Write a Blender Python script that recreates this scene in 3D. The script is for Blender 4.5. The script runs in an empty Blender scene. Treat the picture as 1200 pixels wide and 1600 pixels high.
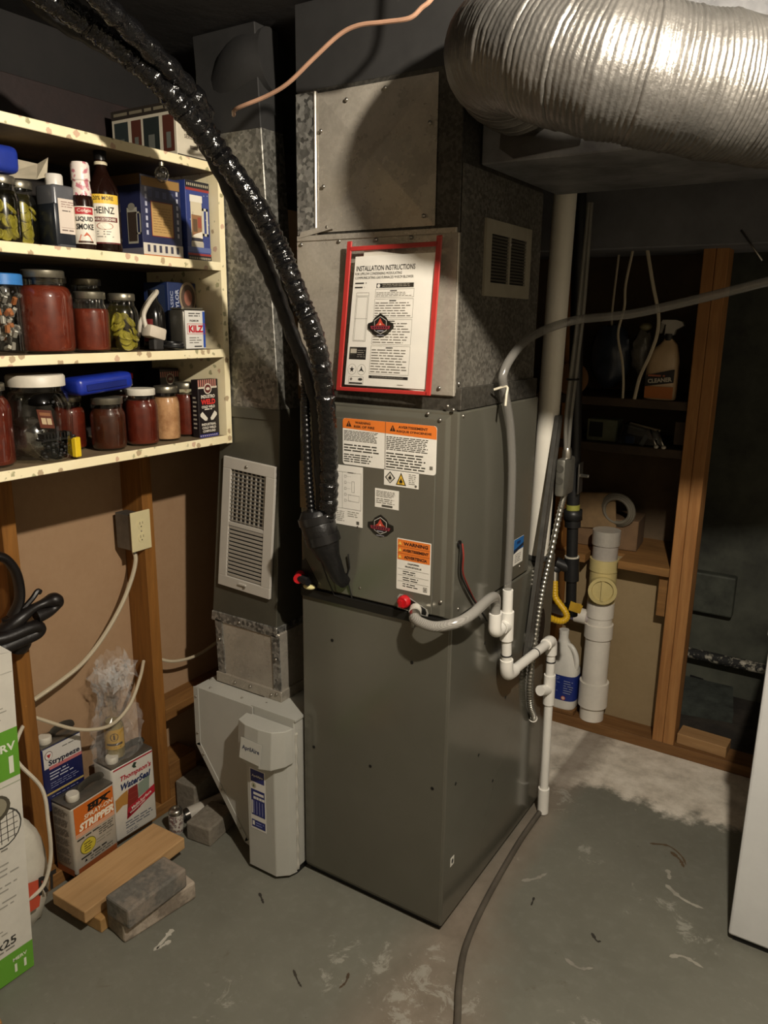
import bpy, bmesh, math, random
from mathutils import Vector as V, Matrix, Euler, noise as mnoise

# ------------------------------------------------------------------ camera, light, exposure
scn = bpy.context.scene
COL = scn.collection
cam_d = bpy.data.cameras.new('camera'); cam = bpy.data.objects.new('camera', cam_d); COL.objects.link(cam)
cam_d.sensor_fit = 'VERTICAL'; cam_d.sensor_height = 36.0; cam_d.lens = 1203.0 * 36.0 / 1600.0
cam_d.clip_start = 0.02
PIT, YAW, ROL = .2420, -.5633, .0125
_fw = V((math.sin(YAW)*math.cos(PIT), math.cos(YAW)*math.cos(PIT), -math.sin(PIT)))
_r0 = V((math.cos(YAW), -math.sin(YAW), 0)); _u0 = _r0.cross(_fw)
_r = math.cos(ROL)*_r0 + math.sin(ROL)*_u0; _u = -math.sin(ROL)*_r0 + math.cos(ROL)*_u0
cam.matrix_world = Matrix(((_r.x, _u.x, -_fw.x, .765), (_r.y, _u.y, -_fw.y, -1.515), (_r.z, _u.z, -_fw.z, 1.55), (0, 0, 0, 1)))
scn.camera = cam
world = bpy.data.worlds.new('world'); scn.world = world; world.use_nodes = True
world.node_tree.nodes['Background'].inputs[0].default_value = (.94, .94, .95, 1)
world.node_tree.nodes['Background'].inputs[1].default_value = 0.075
BULB = V((.82, -.77, 2.15)); BULB_W = 105.0; BULB_COL = (1.0, .92, .81)
scn.view_settings.view_transform = 'Standard'; scn.view_settings.look = 'None'
scn.view_settings.exposure = 0.5; scn.view_settings.gamma = 1.0; scn.view_settings.use_curve_mapping = False

# ------------------------------------------------------------------ materials
def lin(h):
    if isinstance(h, str):
        h = h.lstrip('#'); c = [int(h[i:i+2], 16)/255 for i in (0, 2, 4)]
        return tuple(x/12.92 if x <= .04045 else ((x+.055)/1.055)**2.4 for x in c) + (1,)
    return tuple(h)[:3] + (1,)
MATS = {}
class NT:
    def __init__(s, name):
        s.m = bpy.data.materials.new(name); s.m.use_nodes = True; s.t = s.m.node_tree
        s.b = s.t.nodes['Principled BSDF']; s.out = s.t.nodes['Material Output']
        s.tc = s.n('ShaderNodeTexCoord')
    def n(s, k, **kw):
        o = s.t.nodes.new(k)
        for a, v in kw.items(): setattr(o, a, v)
        return o
    def l(s, a, b): s.t.links.new(a, b)
    def coords(s, scale=(1, 1, 1), space='Object', loc=(0, 0, 0)):
        mp = s.n('ShaderNodeMapping'); mp.inputs['Scale'].default_value = scale; mp.inputs['Location'].default_value = loc
        s.l(s.tc.outputs[space], mp.inputs['Vector']); return mp.outputs[0]
    def noise(s, scale, detail=4, rough=.6, vec=None, dist=0):
        n = s.n('ShaderNodeTexNoise'); n.inputs['Scale'].default_value = scale; n.inputs['Detail'].default_value = detail
        n.inputs['Roughness'].default_value = rough; n.inputs['Distortion'].default_value = dist
        s.l(vec if vec is not None else s.tc.outputs['Object'], n.inputs['Vector']); return n.outputs['Fac']
    def voro(s, scale, out='Distance', vec=None, feature='F1', rnd=1):
        n = s.n('ShaderNodeTexVoronoi', feature=feature); n.inputs['Scale'].default_value = scale; n.inputs['Randomness'].default_value = rnd
        s.l(vec if vec is not None else s.tc.outputs['Object'], n.inputs['Vector']); return n.outputs[out]
    def ramp(s, fac, stops, interp='LINEAR'):
        r = s.n('ShaderNodeValToRGB'); e = r.color_ramp.elements; r.color_ramp.interpolation = interp
        while len(e) < len(stops): e.new(.5)
        for k, (p, c) in enumerate(stops): e[k].position = p; e[k].color = lin(c) if not isinstance(c, (int, float)) else (c, c, c, 1)
        s.l(fac, r.inputs[0]); return r.outputs[0]
    def mix(s, fac, a, b, mode='MIX'):
        m = s.n('ShaderNodeMix', data_type='RGBA', blend_type=mode)
        for sock, v in ((m.inputs[0], fac), (m.inputs[6], a), (m.inputs[7], b)):
            if isinstance(v, (int, float)): sock.default_value = v if sock.type == 'VALUE' else (v, v, v, 1)
            elif isinstance(v, (str, tuple)): sock.default_value = lin(v)
            else: s.l(v, sock)
        return m.outputs[2]
    def math(s, op, a, b=0.0):
        m = s.n('ShaderNodeMath', operation=op)
        for sock, v in zip(m.inputs, (a, b)):
            if isinstance(v, (int, float)): sock.default_value = v
            else: s.l(v, sock)
        return m.outputs[0]
    def bump(s, h, strength=.3, dist=.01):
        b = s.n('ShaderNodeBump'); b.inputs['Strength'].default_value = strength; b.inputs['Distance'].default_value = dist
        s.l(h, b.inputs['Height']); s.l(b.outputs[0], s.b.inputs['Normal'])
    def set(s, **kw):
        for k, v in kw.items():
            sock = s.b.inputs[{'color': 'Base Color', 'rough': 'Roughness', 'metal': 'Metallic', 'spec': 'Specular IOR Level', 'coat': 'Coat Weight', 'sss': 'Subsurface Weight'}[k]]
            if hasattr(v, 'is_linked') or hasattr(v, 'links'): s.l(v, sock)
            elif k == 'color': sock.default_value = lin(v)
            else: sock.default_value = v
        return s.m
def M(hexc, rough=.5, metal=0.0, spec=.5, var=.12, vscale=14, bump=0, bscale=60):
    key = (hexc, rough, metal, spec, var, vscale, bump)
    if key in MATS: return MATS[key]
    t = NT('paint_' + str(len(MATS)))
    if var:
        f = t.noise(vscale, 5, .65)
        c = lin(hexc); d = tuple(x*(1-var*1.5) for x in c[:3]); e = tuple(min(1, x*(1+var)) for x in c[:3])
        t.set(color=t.ramp(f, [(.3, d), (.7, e)]))
    else: t.set(color=hexc)
    t.set(rough=rough, metal=metal, spec=spec)
    if bump: t.bump(t.noise(bscale, 4, .6), bump, .004)
    MATS[key] = t.m; return t.m
def clear(name, tint=(1, 1, 1), rough=.04, base=.06, edge=.55, gcol=(1, 1, 1)):
    """thin clear plastic / glass: light passes, surface glints by Fresnel"""
    if name in MATS: return MATS[name]
    t = NT(name); tr = t.n('ShaderNodeBsdfTransparent'); tr.inputs[0].default_value = (*tint, 1)
    gl = t.n('ShaderNodeBsdfGlossy'); gl.inputs['Roughness'].default_value = rough; gl.inputs[0].default_value = (*gcol, 1)
    lw = t.n('ShaderNodeLayerWeight'); lw.inputs[0].default_value = .25
    mr = t.n('ShaderNodeMapRange'); mr.inputs[3].default_value = base; mr.inputs[4].default_value = edge
    t.l(lw.outputs['Facing'], mr.inputs[0])
    ms = t.n('ShaderNodeMixShader'); t.l(mr.outputs[0], ms.inputs[0]); t.l(tr.outputs[0], ms.inputs[1]); t.l(gl.outputs[0], ms.inputs[2])
    t.l(ms.outputs[0], t.out.inputs[0]); MATS[name] = t.m; return t.m
def film(name, alpha, rough=.15, col=(.8, .79, .77)):
    if name in MATS: return MATS[name]
    t = NT(name); t.set(color=col, rough=rough, spec=1.0); t.b.inputs['Alpha'].default_value = alpha; MATS[name] = t.m; return t.m
def wood(name, c1, c2, axis='z', rough=.7, knots=.25):
    if name in MATS: return MATS[name]
    t = NT(name); sc = {'x': (1.2, 16, 16), 'y': (16, 1.2, 16), 'z': (16, 16, 1.2)}[axis]
    v = t.coords(sc); f = t.noise(2.2, 6, .65, v, .9); g = t.noise(9, 3, .5, v, .2)
    sp = t.noise(3.0, 3, .5)
    c = t.ramp(f, [(.25, c1), (.75, c2)])
    c = t.mix(.35, c, t.ramp(g, [(.35, c1), (.65, c2)]), 'MULTIPLY')
    dk = tuple(x*.25 for x in lin(c1)[:3])
    k = t.ramp(t.voro(3.2, vec=t.coords(tuple(1.6 if a > 2 else .6 for a in sc))), [(0, 1.0), (.07, 0.0)])
    c = t.mix(t.math('MULTIPLY', k, knots), c, dk)
    c = t.mix(t.ramp(sp, [(.55, 0.0), (.8, .5)]), c, dk)
    t.set(color=c, rough=rough, spec=.25); t.bump(g, .25, .002); MATS[name] = t.m; return t.m
def galv(name, c1, c2, rough=.38, scale=45, metal=.9, grime=.5, mixn=.6):
    if name in MATS: return MATS[name]
    t = NT(name); v = t.voro(scale, 'Color'); bw = t.n('ShaderNodeRGBToBW'); t.l(v, bw.inputs[0])
    n = t.noise(7, 5, .7); big = t.noise(1.6, 3, .6)
    c = t.ramp(bw.outputs[0], [(.25, c1), (.85, c2)])
    c = t.mix(mixn, c, t.ramp(n, [(.3, c1), (.75, c2)]))
    c = t.mix(t.ramp(big, [(.45, 0.0), (.75, grime)]), c, '#4a4338')
    t.set(color=c, metal=metal, spec=.5)
    t.set(rough=t.ramp(n, [(.3, rough-.08), (.7, rough+.14)])); t.bump(big, .25, .02); MATS[name] = t.m; return t.m

# ------------------------------------------------------------------ mesh builder
def cr(pts, k=6):
    """Catmull-Rom resample"""
    P = [V(p) for p in pts]; P = [P[0]*2-P[1]] + P + [P[-1]*2-P[-2]]; out = []
    for i in range(1, len(P)-2):
        a, b, c, d = P[i-1:i+3]
        for j in range(k):
            t = j/k; out.append(.5*((2*b)+(c-a)*t+(2*a-5*b+4*c-d)*t*t+(3*b-a-3*c+d)*t**3))
    return out + [P[-2]]
class MB:
    def __init__(s): s.v = []; s.f = []; s.sm = []
    def add(s, vs, fs, sm=False):
        o = len(s.v); s.v += [V(p) for p in vs]
        for f in fs: s.f.append(tuple(i+o for i in f)); s.sm.append(sm)
        return s
    def hexa(s, p): return s.add(p, [(3, 2, 1, 0), (4, 5, 6, 7), (0, 1, 5, 4), (1, 2, 6, 5), (2, 3, 7, 6), (3, 0, 4, 7)])
    def box(s, x0, x1, y0, y1, z0, z1):
        return s.hexa([(x0, y0, z0), (x1, y0, z0), (x1, y1, z0), (x0, y1, z0), (x0, y0, z1), (x1, y0, z1), (x1, y1, z1), (x0, y1, z1)])
    def bbox(s, x0, x1, y0, y1, z0, z1, bev=.004, seg=2, sm=False):
        t = MB().box(x0, x1, y0, y1, z0, z1); return s.bev(t, bev, seg, sm)
    def bev(s, t, bev, seg=2, sm=False):
        bm = bmesh.new(); vs = [bm.verts.new(p) for p in t.v]
        for f in t.f: bm.faces.new([vs[i] for i in f])
        bmesh.ops.bevel(bm, geom=bm.edges[:], offset=bev, segments=seg, profile=.5, affect='EDGES')
        bm.verts.index_update(); s.add([v.co for v in bm.verts], [[v.index for v in f.verts] for f in bm.faces], sm); bm.free(); return s
    def prism(s, poly, fn, h0, h1, sm=False):
        """poly (u,v) extruded from h0 to h1 through fn(u,v,h)"""
        n = len(poly); vs = [fn(u, v, h0) for u, v in poly] + [fn(u, v, h1) for u, v in poly]
        s.add(vs, [tuple(reversed(range(n))), tuple(range(n, 2*n))])
        return s.add(vs, [(i, (i+1) % n, (i+1) % n+n, i+n) for i in range(n)], sm)
    def sweep(s, pts, rad, n=12, caps=True, sm=True, flat=1.0, up=None):
        P = [V(p) for p in pts]; m = len(P); R = rad if callable(rad) else (lambda i: rad)
        T = [(P[min(i+1, m-1)]-P[max(i-1, 0)]).normalized() for i in range(m)]
        a = V(up) if up else (V((0, 0, 1)) if abs(T[0].z) < .9 else V((1, 0, 0)))
        N = (a-T[0]*a.dot(T[0])).normalized(); vs = []
        for i in range(m):
            if i: N = (N-T[i]*N.dot(T[i])).normalized()
            B = T[i].cross(N); r = R(i)
            for k in range(n):
                q = 2*math.pi*k/n; vs.append(P[i]+N*(math.cos(q)*r*flat)+B*(math.sin(q)*r))
        fs = [(i*n+k, i*n+(k+1) % n, (i+1)*n+(k+1) % n, (i+1)*n+k) for i in range(m-1) for k in range(n)]
        s.add(vs, fs, sm)
        if caps: s.add(vs[:n], [tuple(reversed(range(n)))]); s.add(vs[-n:], [tuple(range(n))])
        return s
    def cyl(s, p0, p1, r, r1=None, n=16, caps=True, sm=True):
        return s.sweep([p0, p1], (lambda i: r if i == 0 else (r if r1 is None else r1)), n, caps, sm)
    def lathe(s, prof, c=(0, 0, 0), n=24, axis=None, sm=True, a0=0, a1=None):
        """prof list of (r,z) revolved about z (or about direction axis) through c"""
        c = V(c); full = a1 is None; m = n if full else n+1
        if axis is None: X, Y, Z = V((1, 0, 0)), V((0, 1, 0)), V((0, 0, 1))
        else:
            Z = V(axis).normalized(); X = Z.orthogonal().normalized(); Y = Z.cross(X)
        vs = []
        for r, z in prof:
            for k in range(m):
                q = a0+(2*math.pi if full else a1-a0)*k/n; vs.append(c+X*(r*math.cos(q))+Y*(r*math.sin(q))+Z*z)
        fs = []
        for i in range(len(prof)-1):
            for k in range(n):
                k2 = (k+1) % m if full else k+1
                fs.append((i*m+k, i*m+k2, (i+1)*m+k2, (i+1)*m+k))
        s.add(vs, fs, sm)
        if full:
            if prof[0][0] > 1e-5: s.add(vs[:m], [tuple(reversed(range(m)))])
            if prof[-1][0] > 1e-5: s.add(vs[-m:], [tuple(range(m))])
        return s
    def ell(s, c, rx, ry, rz, n=14, m=8, fn=None):
        vs = []; c = V(c)
        for i in range(m+1):
            p = math.pi*i/m
            for k in range(n):
                q = 2*math.pi*k/n; d = V((math.sin(p)*math.cos(q), math.sin(p)*math.sin(q), math.cos(p)))
                w = fn(d) if fn else 1; vs.append(c+V((d.x*rx*w, d.y*ry*w, d.z*rz*w)))
        return s.add(vs, [(i*n+k, (i+1)*n+k, (i+1)*n+(k+1) % n, i*n+(k+1) % n) for i in range(m) for k in range(n)], True)
    def torus(s, c, axis, R, r, n=24, m=8):
        Z = V(axis).normalized(); X = Z.orthogonal().normalized(); Y = Z.cross(X); c = V(c)
        vs = [c+(X*math.cos(2*math.pi*i/n)+Y*math.sin(2*math.pi*i/n))*(R+r*math.cos(2*math.pi*j/m))+Z*(r*math.sin(2*math.pi*j/m)) for i in range(n) for j in range(m)]
        return s.add(vs, [(i*m+j, ((i+1) % n)*m+j, ((i+1) % n)*m+(j+1) % m, i*m+(j+1) % m) for i in range(n) for j in range(m)], True)
    def xf(s, mat): s.v = [mat @ p for p in s.v]; return s
    def rot(s, c, axis, deg):
        R = Matrix.Rotation(math.radians(deg), 4, axis); c = V(c); s.v = [R @ (p-c)+c for p in s.v]; return s
    def jit(s, a, seed=0):
        r = random.Random(seed); s.v = [p+V((r.uniform(-a, a), r.uniform(-a, a), r.uniform(-a, a))) for p in s.v]; return s
    def join(s, o): return s.add(o.v, o.f) if False else s._join(o)
    def _join(s, o):
        k = len(s.v); s.v += o.v; s.f += [tuple(i+k for i in f) for f in o.f]; s.sm += o.sm; return s
    def build(s, name, mat, parent=None, loc=None):
        o0 = V((0, 0, 0))
        if parent is not None:
            r = parent
            while r.parent: r = r.parent
            o0 = r.location.copy()
        elif loc is not None: o0 = V(loc)
        me = bpy.data.meshes.new(name); me.from_pydata([tuple(p-o0) for p in s.v], [], s.f); me.validate(clean_customdata=False)
        if len(me.polygons) == len(s.sm): me.polygons.foreach_set('use_smooth', s.sm)
        bm = bmesh.new(); bm.from_mesh(me); bmesh.ops.remove_doubles(bm, verts=bm.verts, dist=1e-6)
        bmesh.ops.recalc_face_normals(bm, faces=bm.faces)
        for e in bm.edges:
            if len(e.link_faces) == 2 and e.calc_face_angle(0) > .75: e.smooth = False
        bm.to_mesh(me); bm.free()
        if mat is not None: me.materials.append(mat)
        o = bpy.data.objects.new(name, me); COL.objects.link(o)
        if parent is not None:
            o.parent = parent
            if parent.parent is None and parent.type == 'MESH': pass
        else: o.location = o0
        return o
def tag(o, label, cat, group=None):
    o['label'] = label; o['category'] = cat
    if group: o['group'] = group
    return o
def thing(name, label, cat, loc, group=None):
    o = bpy.data.objects.new(name, None); o.empty_display_size = .05; COL.objects.link(o); o.location = loc
    return tag(o, label, cat, group)
def struct(o): o['kind'] = 'structure'; return o
def one(mb, name, mat, label, cat, group=None, loc=None):
    if loc is None:
        xs = [p.x for p in mb.v]; ys = [p.y for p in mb.v]; zs = [p.z for p in mb.v]
        loc = ((min(xs)+max(xs))/2, (min(ys)+max(ys))/2, min(zs))
    return tag(mb.build(name, mat, None, loc), label, cat, group)

# ------------------------------------------------------------------ flat print on surfaces
_TC = {}
def text_mesh(s, bold):
    if (s, bold) not in _TC:
        cu = bpy.data.curves.new('t', 'FONT'); cu.body = s; cu.size = 1; cu.resolution_u = 2; cu.align_x = 'CENTER'; cu.align_y = 'CENTER'; cu.offset = bold
        ob = bpy.data.objects.new('t', cu); COL.objects.link(ob)
        bpy.context.view_layer.update()
        me = bpy.data.meshes.new_from_object(ob.evaluated_get(bpy.context.evaluated_depsgraph_get()))
        vs = [v.co.copy() for v in me.vertices]; fs = [tuple(p.vertices) for p in me.polygons]
        bpy.data.meshes.remove(me); bpy.data.objects.remove(ob); bpy.data.curves.remove(cu)
        if vs:
            x0 = min(v.x for v in vs); x1 = max(v.x for v in vs); y0 = min(v.y for v in vs); y1 = max(v.y for v in vs)
            vs = [((v.x-(x0+x1)/2)/(x1-x0), (v.y-(y0+y1)/2)/(y1-y0)) for v in vs]
        _TC[(s, bold)] = (vs, fs)
    return _TC[(s, bold)]
class Print:
    """fn(u,v,h) maps print coordinates (metres) and height above the surface to a world point"""
    def __init__(s, fn, eps=.0005): s.fn = fn; s.mb = {}; s.e = eps
    def m(s, c): return s.mb.setdefault(c, MB())
    def rect(s, u0, v0, u1, v1, c, h=1, nu=1, sk=0):
        vs = []; fs = []
        for i in range(nu+1):
            u = u0+(u1-u0)*i/nu; vs += [s.fn(u+sk*v0, v0, h*s.e), s.fn(u+sk*v1, v1, h*s.e)]
        s.m(c).add(vs, [(2*i, 2*i+2, 2*i+3, 2*i+1) for i in range(nu)]); return s
    def poly(s, pts, c, h=1): s.m(c).add([s.fn(u, v, h*s.e) for u, v in pts], [tuple(range(len(pts)))]); return s
    def disc(s, u, v, ru, rv, c, h=1, n=20): return s.poly([(u+ru*math.cos(2*math.pi*k/n), v+rv*math.sin(2*math.pi*k/n)) for k in range(n)], c, h)
    def frame(s, u0, v0, u1, v1, w, c, h=1):
        s.rect(u0, v0, u1, v0+w, c, h); s.rect(u0, v1-w, u1, v1, c, h); s.rect(u0, v0, u0+w, v1, c, h); s.rect(u1-w, v0, u1, v1, c, h); return s
    def text(s, t, u, v, w, hgt, c, h=2, bold=.02, sk=0, rot=0):
        """text centred on u,v filling w x hgt"""
        vs, fs = text_mesh(t, bold); cs, sn = math.cos(rot), math.sin(rot); out = []
        for a, b in vs:
            x = a*w+sk*b*hgt; y = b*hgt; out.append(s.fn(u+x*cs-y*sn, v+x*sn+y*cs, h*s.e))
        s.m(c).add(out, fs); return s
    def lines(s, u0, v0, u1, v1, n, c, h=2, seed=0, fill=.5, ragged=.25):
        r = random.Random(seed); dv = (v1-v0)/n
        for i in range(n):
            v = v1-dv*(i+.5); u = u0; end = u1-(u1-u0)*r.uniform(0, ragged)
            while u < end:
                w = dv*r.uniform(1.0, 4.0); e = min(u+w, end); s.rect(u, v-dv*fill/2, e, v+dv*fill/2, c, h); u = e+dv*.55
        return s
    def build(s, parent, rough=.55):
        for c, mb in s.mb.items(): mb.build('lettering', M(c, rough, var=0), parent)['kind'] = 'stuff'
def planefn(o, u, v, n=None):
    o = V(o); u = V(u).normalized(); v = V(v).normalized(); n = u.cross(v) if n is None else V(n)
    return lambda a, b, h: o+u*a+v*b+n*h
def cylfn(c, r, ang0):
    """print wrapped round a vertical cylinder, u along the arc, v up"""
    c = V(c); return lambda a, b, h: c+V((math.cos(ang0+a/r)*(r+h), math.sin(ang0+a/r)*(r+h), b))
def bolt(parent, p, n, r=.0035, name='screw', mat=None):
    return MB().lathe([(0.0001, r*.9), (r*.6, r*.75), (r, r*.35), (r*1.05, 0)], p, 8, n).build(name, mat or M('#9a958c', .3, .9, var=0), parent)
TOCAM = math.atan2(-1.0, 1.35)   # general heading from the shelves toward the room
# ------------------------------------------------------------------ lamp (out of frame, above right of the camera)
CEIL = 2.24
lamp = thing('ceiling_lamp', 'bare bulb in a white porcelain holder on the dark ceiling', 'lamp', (BULB.x, BULB.y, CEIL))
MB().lathe([(.055, 0), (.055, -.012), (.04, -.03), (.024, -.035), (.024, -.05)], (BULB.x, BULB.y, CEIL), 20).build('lamp_holder', M('#d8d4c8', .3), lamp)
_t = NT('bulb_glass'); _t.b.inputs['Emission Color'].default_value = (*BULB_COL, 1); _t.b.inputs['Emission Strength'].default_value = 0.0
_g = clear('bulb_clear', (1, .98, .94), .1, .02, .2)
MB().lathe([(.013, 0), (.014, -.01), (.026, -.03), (.03, -.05), (.024, -.07), (.001, -.08)], (BULB.x, BULB.y, CEIL-.045), 16).build('bulb', _g, lamp)
_l = bpy.data.lights.new('bulb_light', 'POINT'); _l.energy = BULB_W; _l.color = BULB_COL; _l.shadow_soft_size = .022
_lo = bpy.data.objects.new('bulb_light', _l); COL.objects.link(_lo); _lo.parent = lamp; _lo.location = BULB-V((BULB.x, BULB.y, CEIL))

# ------------------------------------------------------------------ setting materials
def floor_mat():
    t = NT('floor_paint'); pos = t.n('ShaderNodeNewGeometry').outputs['Position']
    sep = t.n('ShaderNodeSeparateXYZ'); t.l(pos, sep.inputs[0]); x, y = sep.outputs[0], sep.outputs[1]
    n1 = t.noise(2.3, 6, .65, pos); n2 = t.noise(9, 6, .7, pos); n3 = t.noise(38, 4, .6, pos); n4 = t.noise(1.1, 3, .5, pos)
    paint = t.ramp(n1, [(.25, '#65645a'), (.55, '#706f64'), (.8, '#79786c')])
    paint = t.mix(t.ramp(n3, [(.5, 0.0), (.75, .18)]), paint, '#8e8f86')
    conc = t.ramp(n2, [(.25, '#9d9486'), (.5, '#d0c7b8'), (.75, '#efe8db')])
    beige = t.ramp(n2, [(.25, '#6d6255'), (.7, '#8d8173')])
    # unpainted concrete along the back wall
    e = t.math('ADD', t.math('ADD', y, t.math('MULTIPLY', x, -.12)), t.math('MULTIPLY', t.math('SUBTRACT', n1, .5), .55))
    e = t.math('ADD', e, t.math('MULTIPLY', t.math('SUBTRACT', n2, .5), .22))
    mr = t.n('ShaderNodeMapRange'); mr.inputs[1].default_value = .79; mr.inputs[2].default_value = .85; t.l(e, mr.inputs[0])
    c = t.mix(mr.outputs[0], paint, conc)
    # worn strip beside the furnace and toward the front
    d = t.math('ADD', t.math('MULTIPLY', x, 1.0), t.math('MULTIPLY', y, .62))
    d = t.math('ADD', d, t.math('MULTIPLY', t.math('SUBTRACT', n1, .5), .5))
    m2 = t.n('ShaderNodeMapRange'); m2.inputs[1].default_value = .2; m2.inputs[2].default_value = .05; t.l(d, m2.inputs[0])
    xx = t.n('ShaderNodeMapRange'); xx.inputs[1].default_value = -.12; xx.inputs[2].default_value = .02; t.l(x, xx.inputs[0])
    w = t.math('MULTIPLY', m2.outputs[0], xx.outputs[0])
    c = t.mix(t.math('MULTIPLY', w, .8), c, beige)
    # strip of bare cement following the furnace side
    s1 = t.n('ShaderNodeMapRange'); s1.inputs[1].default_value = .12; s1.inputs[2].default_value = .05; t.l(t.math('ADD', x, t.math('MULTIPLY', t.math('SUBTRACT', n2, .5), .08)), s1.inputs[0])
    s2 = t.n('ShaderNodeMapRange'); s2.inputs[1].default_value = -.03; s2.inputs[2].default_value = .05; t.l(y, s2.inputs[0])
    s3 = t.n('ShaderNodeMapRange'); s3.inputs[1].default_value = -.02; s3.inputs[2].default_value = .0; t.l(x, s3.inputs[0])
    c = t.mix(t.math('MULTIPLY', t.math('MULTIPLY', s1.outputs[0], s3.outputs[0]), t.math('MULTIPLY', s2.outputs[0], .75)), c, beige)
    # scuffs, flakes, stains
    fl = t.ramp(t.math('MULTIPLY', t.noise(15, 6, .78, pos, .6), t.noise(2.0, 2, .5, pos)), [(.325, 0.0), (.37, .55)])
    c = t.mix(fl, c, '#a9a79c')
    st = t.ramp(t.noise(5.5, 5, .7, pos, 1.2), [(.66, 0.0), (.76, .45)])
    c = t.mix(st, c, '#4e3f2d')
    dk = t.ramp(t.noise(60, 2, .5, pos), [(.76, 0.0), (.79, .7)])
    c = t.mix(dk, c, '#2a2723')
    t.set(color=c, spec=.4); t.set(rough=t.ramp(n2, [(.3, .42), (.7, .7)])); t.bump(n2, .18, .006)
    return t.m
def board_mat(name, c1, c2):
    t = NT(name); n = t.noise(2.2, 4, .6); n2 = t.noise(60, 3, .6)
    c = t.mix(.25, t.ramp(n, [(.3, c1), (.7, c2)]), t.ramp(n2, [(.3, c1), (.7, c2)])); t.set(color=c, rough=.85, spec=.15); return t.m
WALLB = board_mat('brown_fibreboard', '#95775a', '#a78a6c')
BLACKM = M('#201f1e', .75, var=.3, vscale=5, bump=.2, bscale=30)
CEILM = M('#2b2826', .8, var=.3, vscale=4, bump=.3, bscale=18)
STUD = wood('stud_wood', '#7a5226', '#a87638', 'z'); STUDX = wood('stud_wood_x', '#7c5a35', '#a87f4c', 'x'); STUDY = wood('stud_wood_y', '#76532d', '#a67c48', 'y')
FIR = wood('fir_post', '#926438', '#bd915c', 'z', knots=1.0); SILL = wood('sill_wood', '#6b4a2a', '#9a7448', 'x', knots=.1)

# ------------------------------------------------------------------ room shell
fl0 = struct(MB().box(-1.3, 2.6, -2.8, 2.2, -.1, 0).build('floor', floor_mat()))
def smear(pts, w, c):
    p = [V((x, y, .0006)) for x, y in pts]; p = cr(p, 6); mb = MB(); rn = random.Random(len(p)); vs = []
    for i, q in enumerate(p):
        d = (p[min(i+1, len(p)-1)]-p[max(i-1, 0)]).normalized(); n_ = V((-d.y, d.x, 0)); k = w*(.35+rn.random())*(1 if 0 < i < len(p)-1 else .1); vs += [q+n_*k*.5, q-n_*k*.5]
    mb.add(vs, [(2*i, 2*i+1, 2*i+3, 2*i+2) for i in range(len(p)-1)]).build('stain', M(c, .75, var=.2), fl0)
smear([(.367, .671), (.419, .691), (.463, .664), (.483, .63)], .008, '#54432f'); smear([(.43, .668), (.462, .645), (.48, .615)], .012, '#54432f')
smear([(-.595, -.371), (-.59, -.394), (-.583, -.43), (-.581, -.448)], .014, '#b5b0a4'); smear([(-.57, -.40), (-.575, -.425), (-.58, -.44)], .012, '#b5b0a4')
smear([(.10, .30), (.13, .33), (.15, .37)], .012, '#8f8b80'); smear([(.30, .10), (.34, .09), (.37, .11)], .010, '#8f8b80'); smear([(.52, .25), (.55, .27), (.60, .26)], .012, '#9a968a'); smear([(-.25, -.3), (-.22, -.32), (-.2, -.33)], .006, '#3a342b'); smear([(.33, .22), (.35, .2), (.36, .205)], .008, '#2f2b25')
smear([(-.495, -.147), (-.475, -.16), (-.457, -.172)], .008, '#2c2822'); smear([(-.13, -.233), (-.12, -.26), (-.123, -.284)], .007, '#4a3a28'); smear([(.155, .259), (.158, .24), (.16, .224)], .006, '#2c2822'); smear([(.451, .513), (.492, .485), (.528, .474), (.561, .473)], .014, '#9a968a'); smear([(.44, .58), (.45, .56), (.455, .54)], .014, '#9a968a')
struct(MB().box(-1.3, 2.6, -2.8, 2.2, CEIL, CEIL+.1).build('ceiling', CEILM))
wl = struct(MB().box(-1.16, -1.075, -2.8, 1.75, 0, 1.93).build('wall_left', WALLB))
MB().box(-1.15, -1.06, -2.8, 1.2, 1.93, CEIL).build('paint_shade_band', M('#0f0c0a', .8, var=.3), wl)
for y in (-.484, -.055, .36): MB().bbox(-1.075, -.985, y, y+.038, .04, 1.98, .0015, 1).build('stud', STUD, wl)
MB().bbox(-1.075, -.985, -1.4, 1.2, 0, .04, .0015, 1).build('bottom_plate', STUDY, wl)
MB().bbox(-1.075, -.985, -.016, .359, .315, .355, .0015, 1).build('blocking', STUDY, wl)
MB().bbox(-1.075, -.985, -.016, .1, .04, .16, .0015, 1).build('blocking', STUDY, wl)
MB().bbox(-1.06, -.985, -1.4, 1.2, 1.98, 2.085, .002, 1).build('ledger', M('#1a0b08', .75, var=.3, bump=.2), wl)

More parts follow.
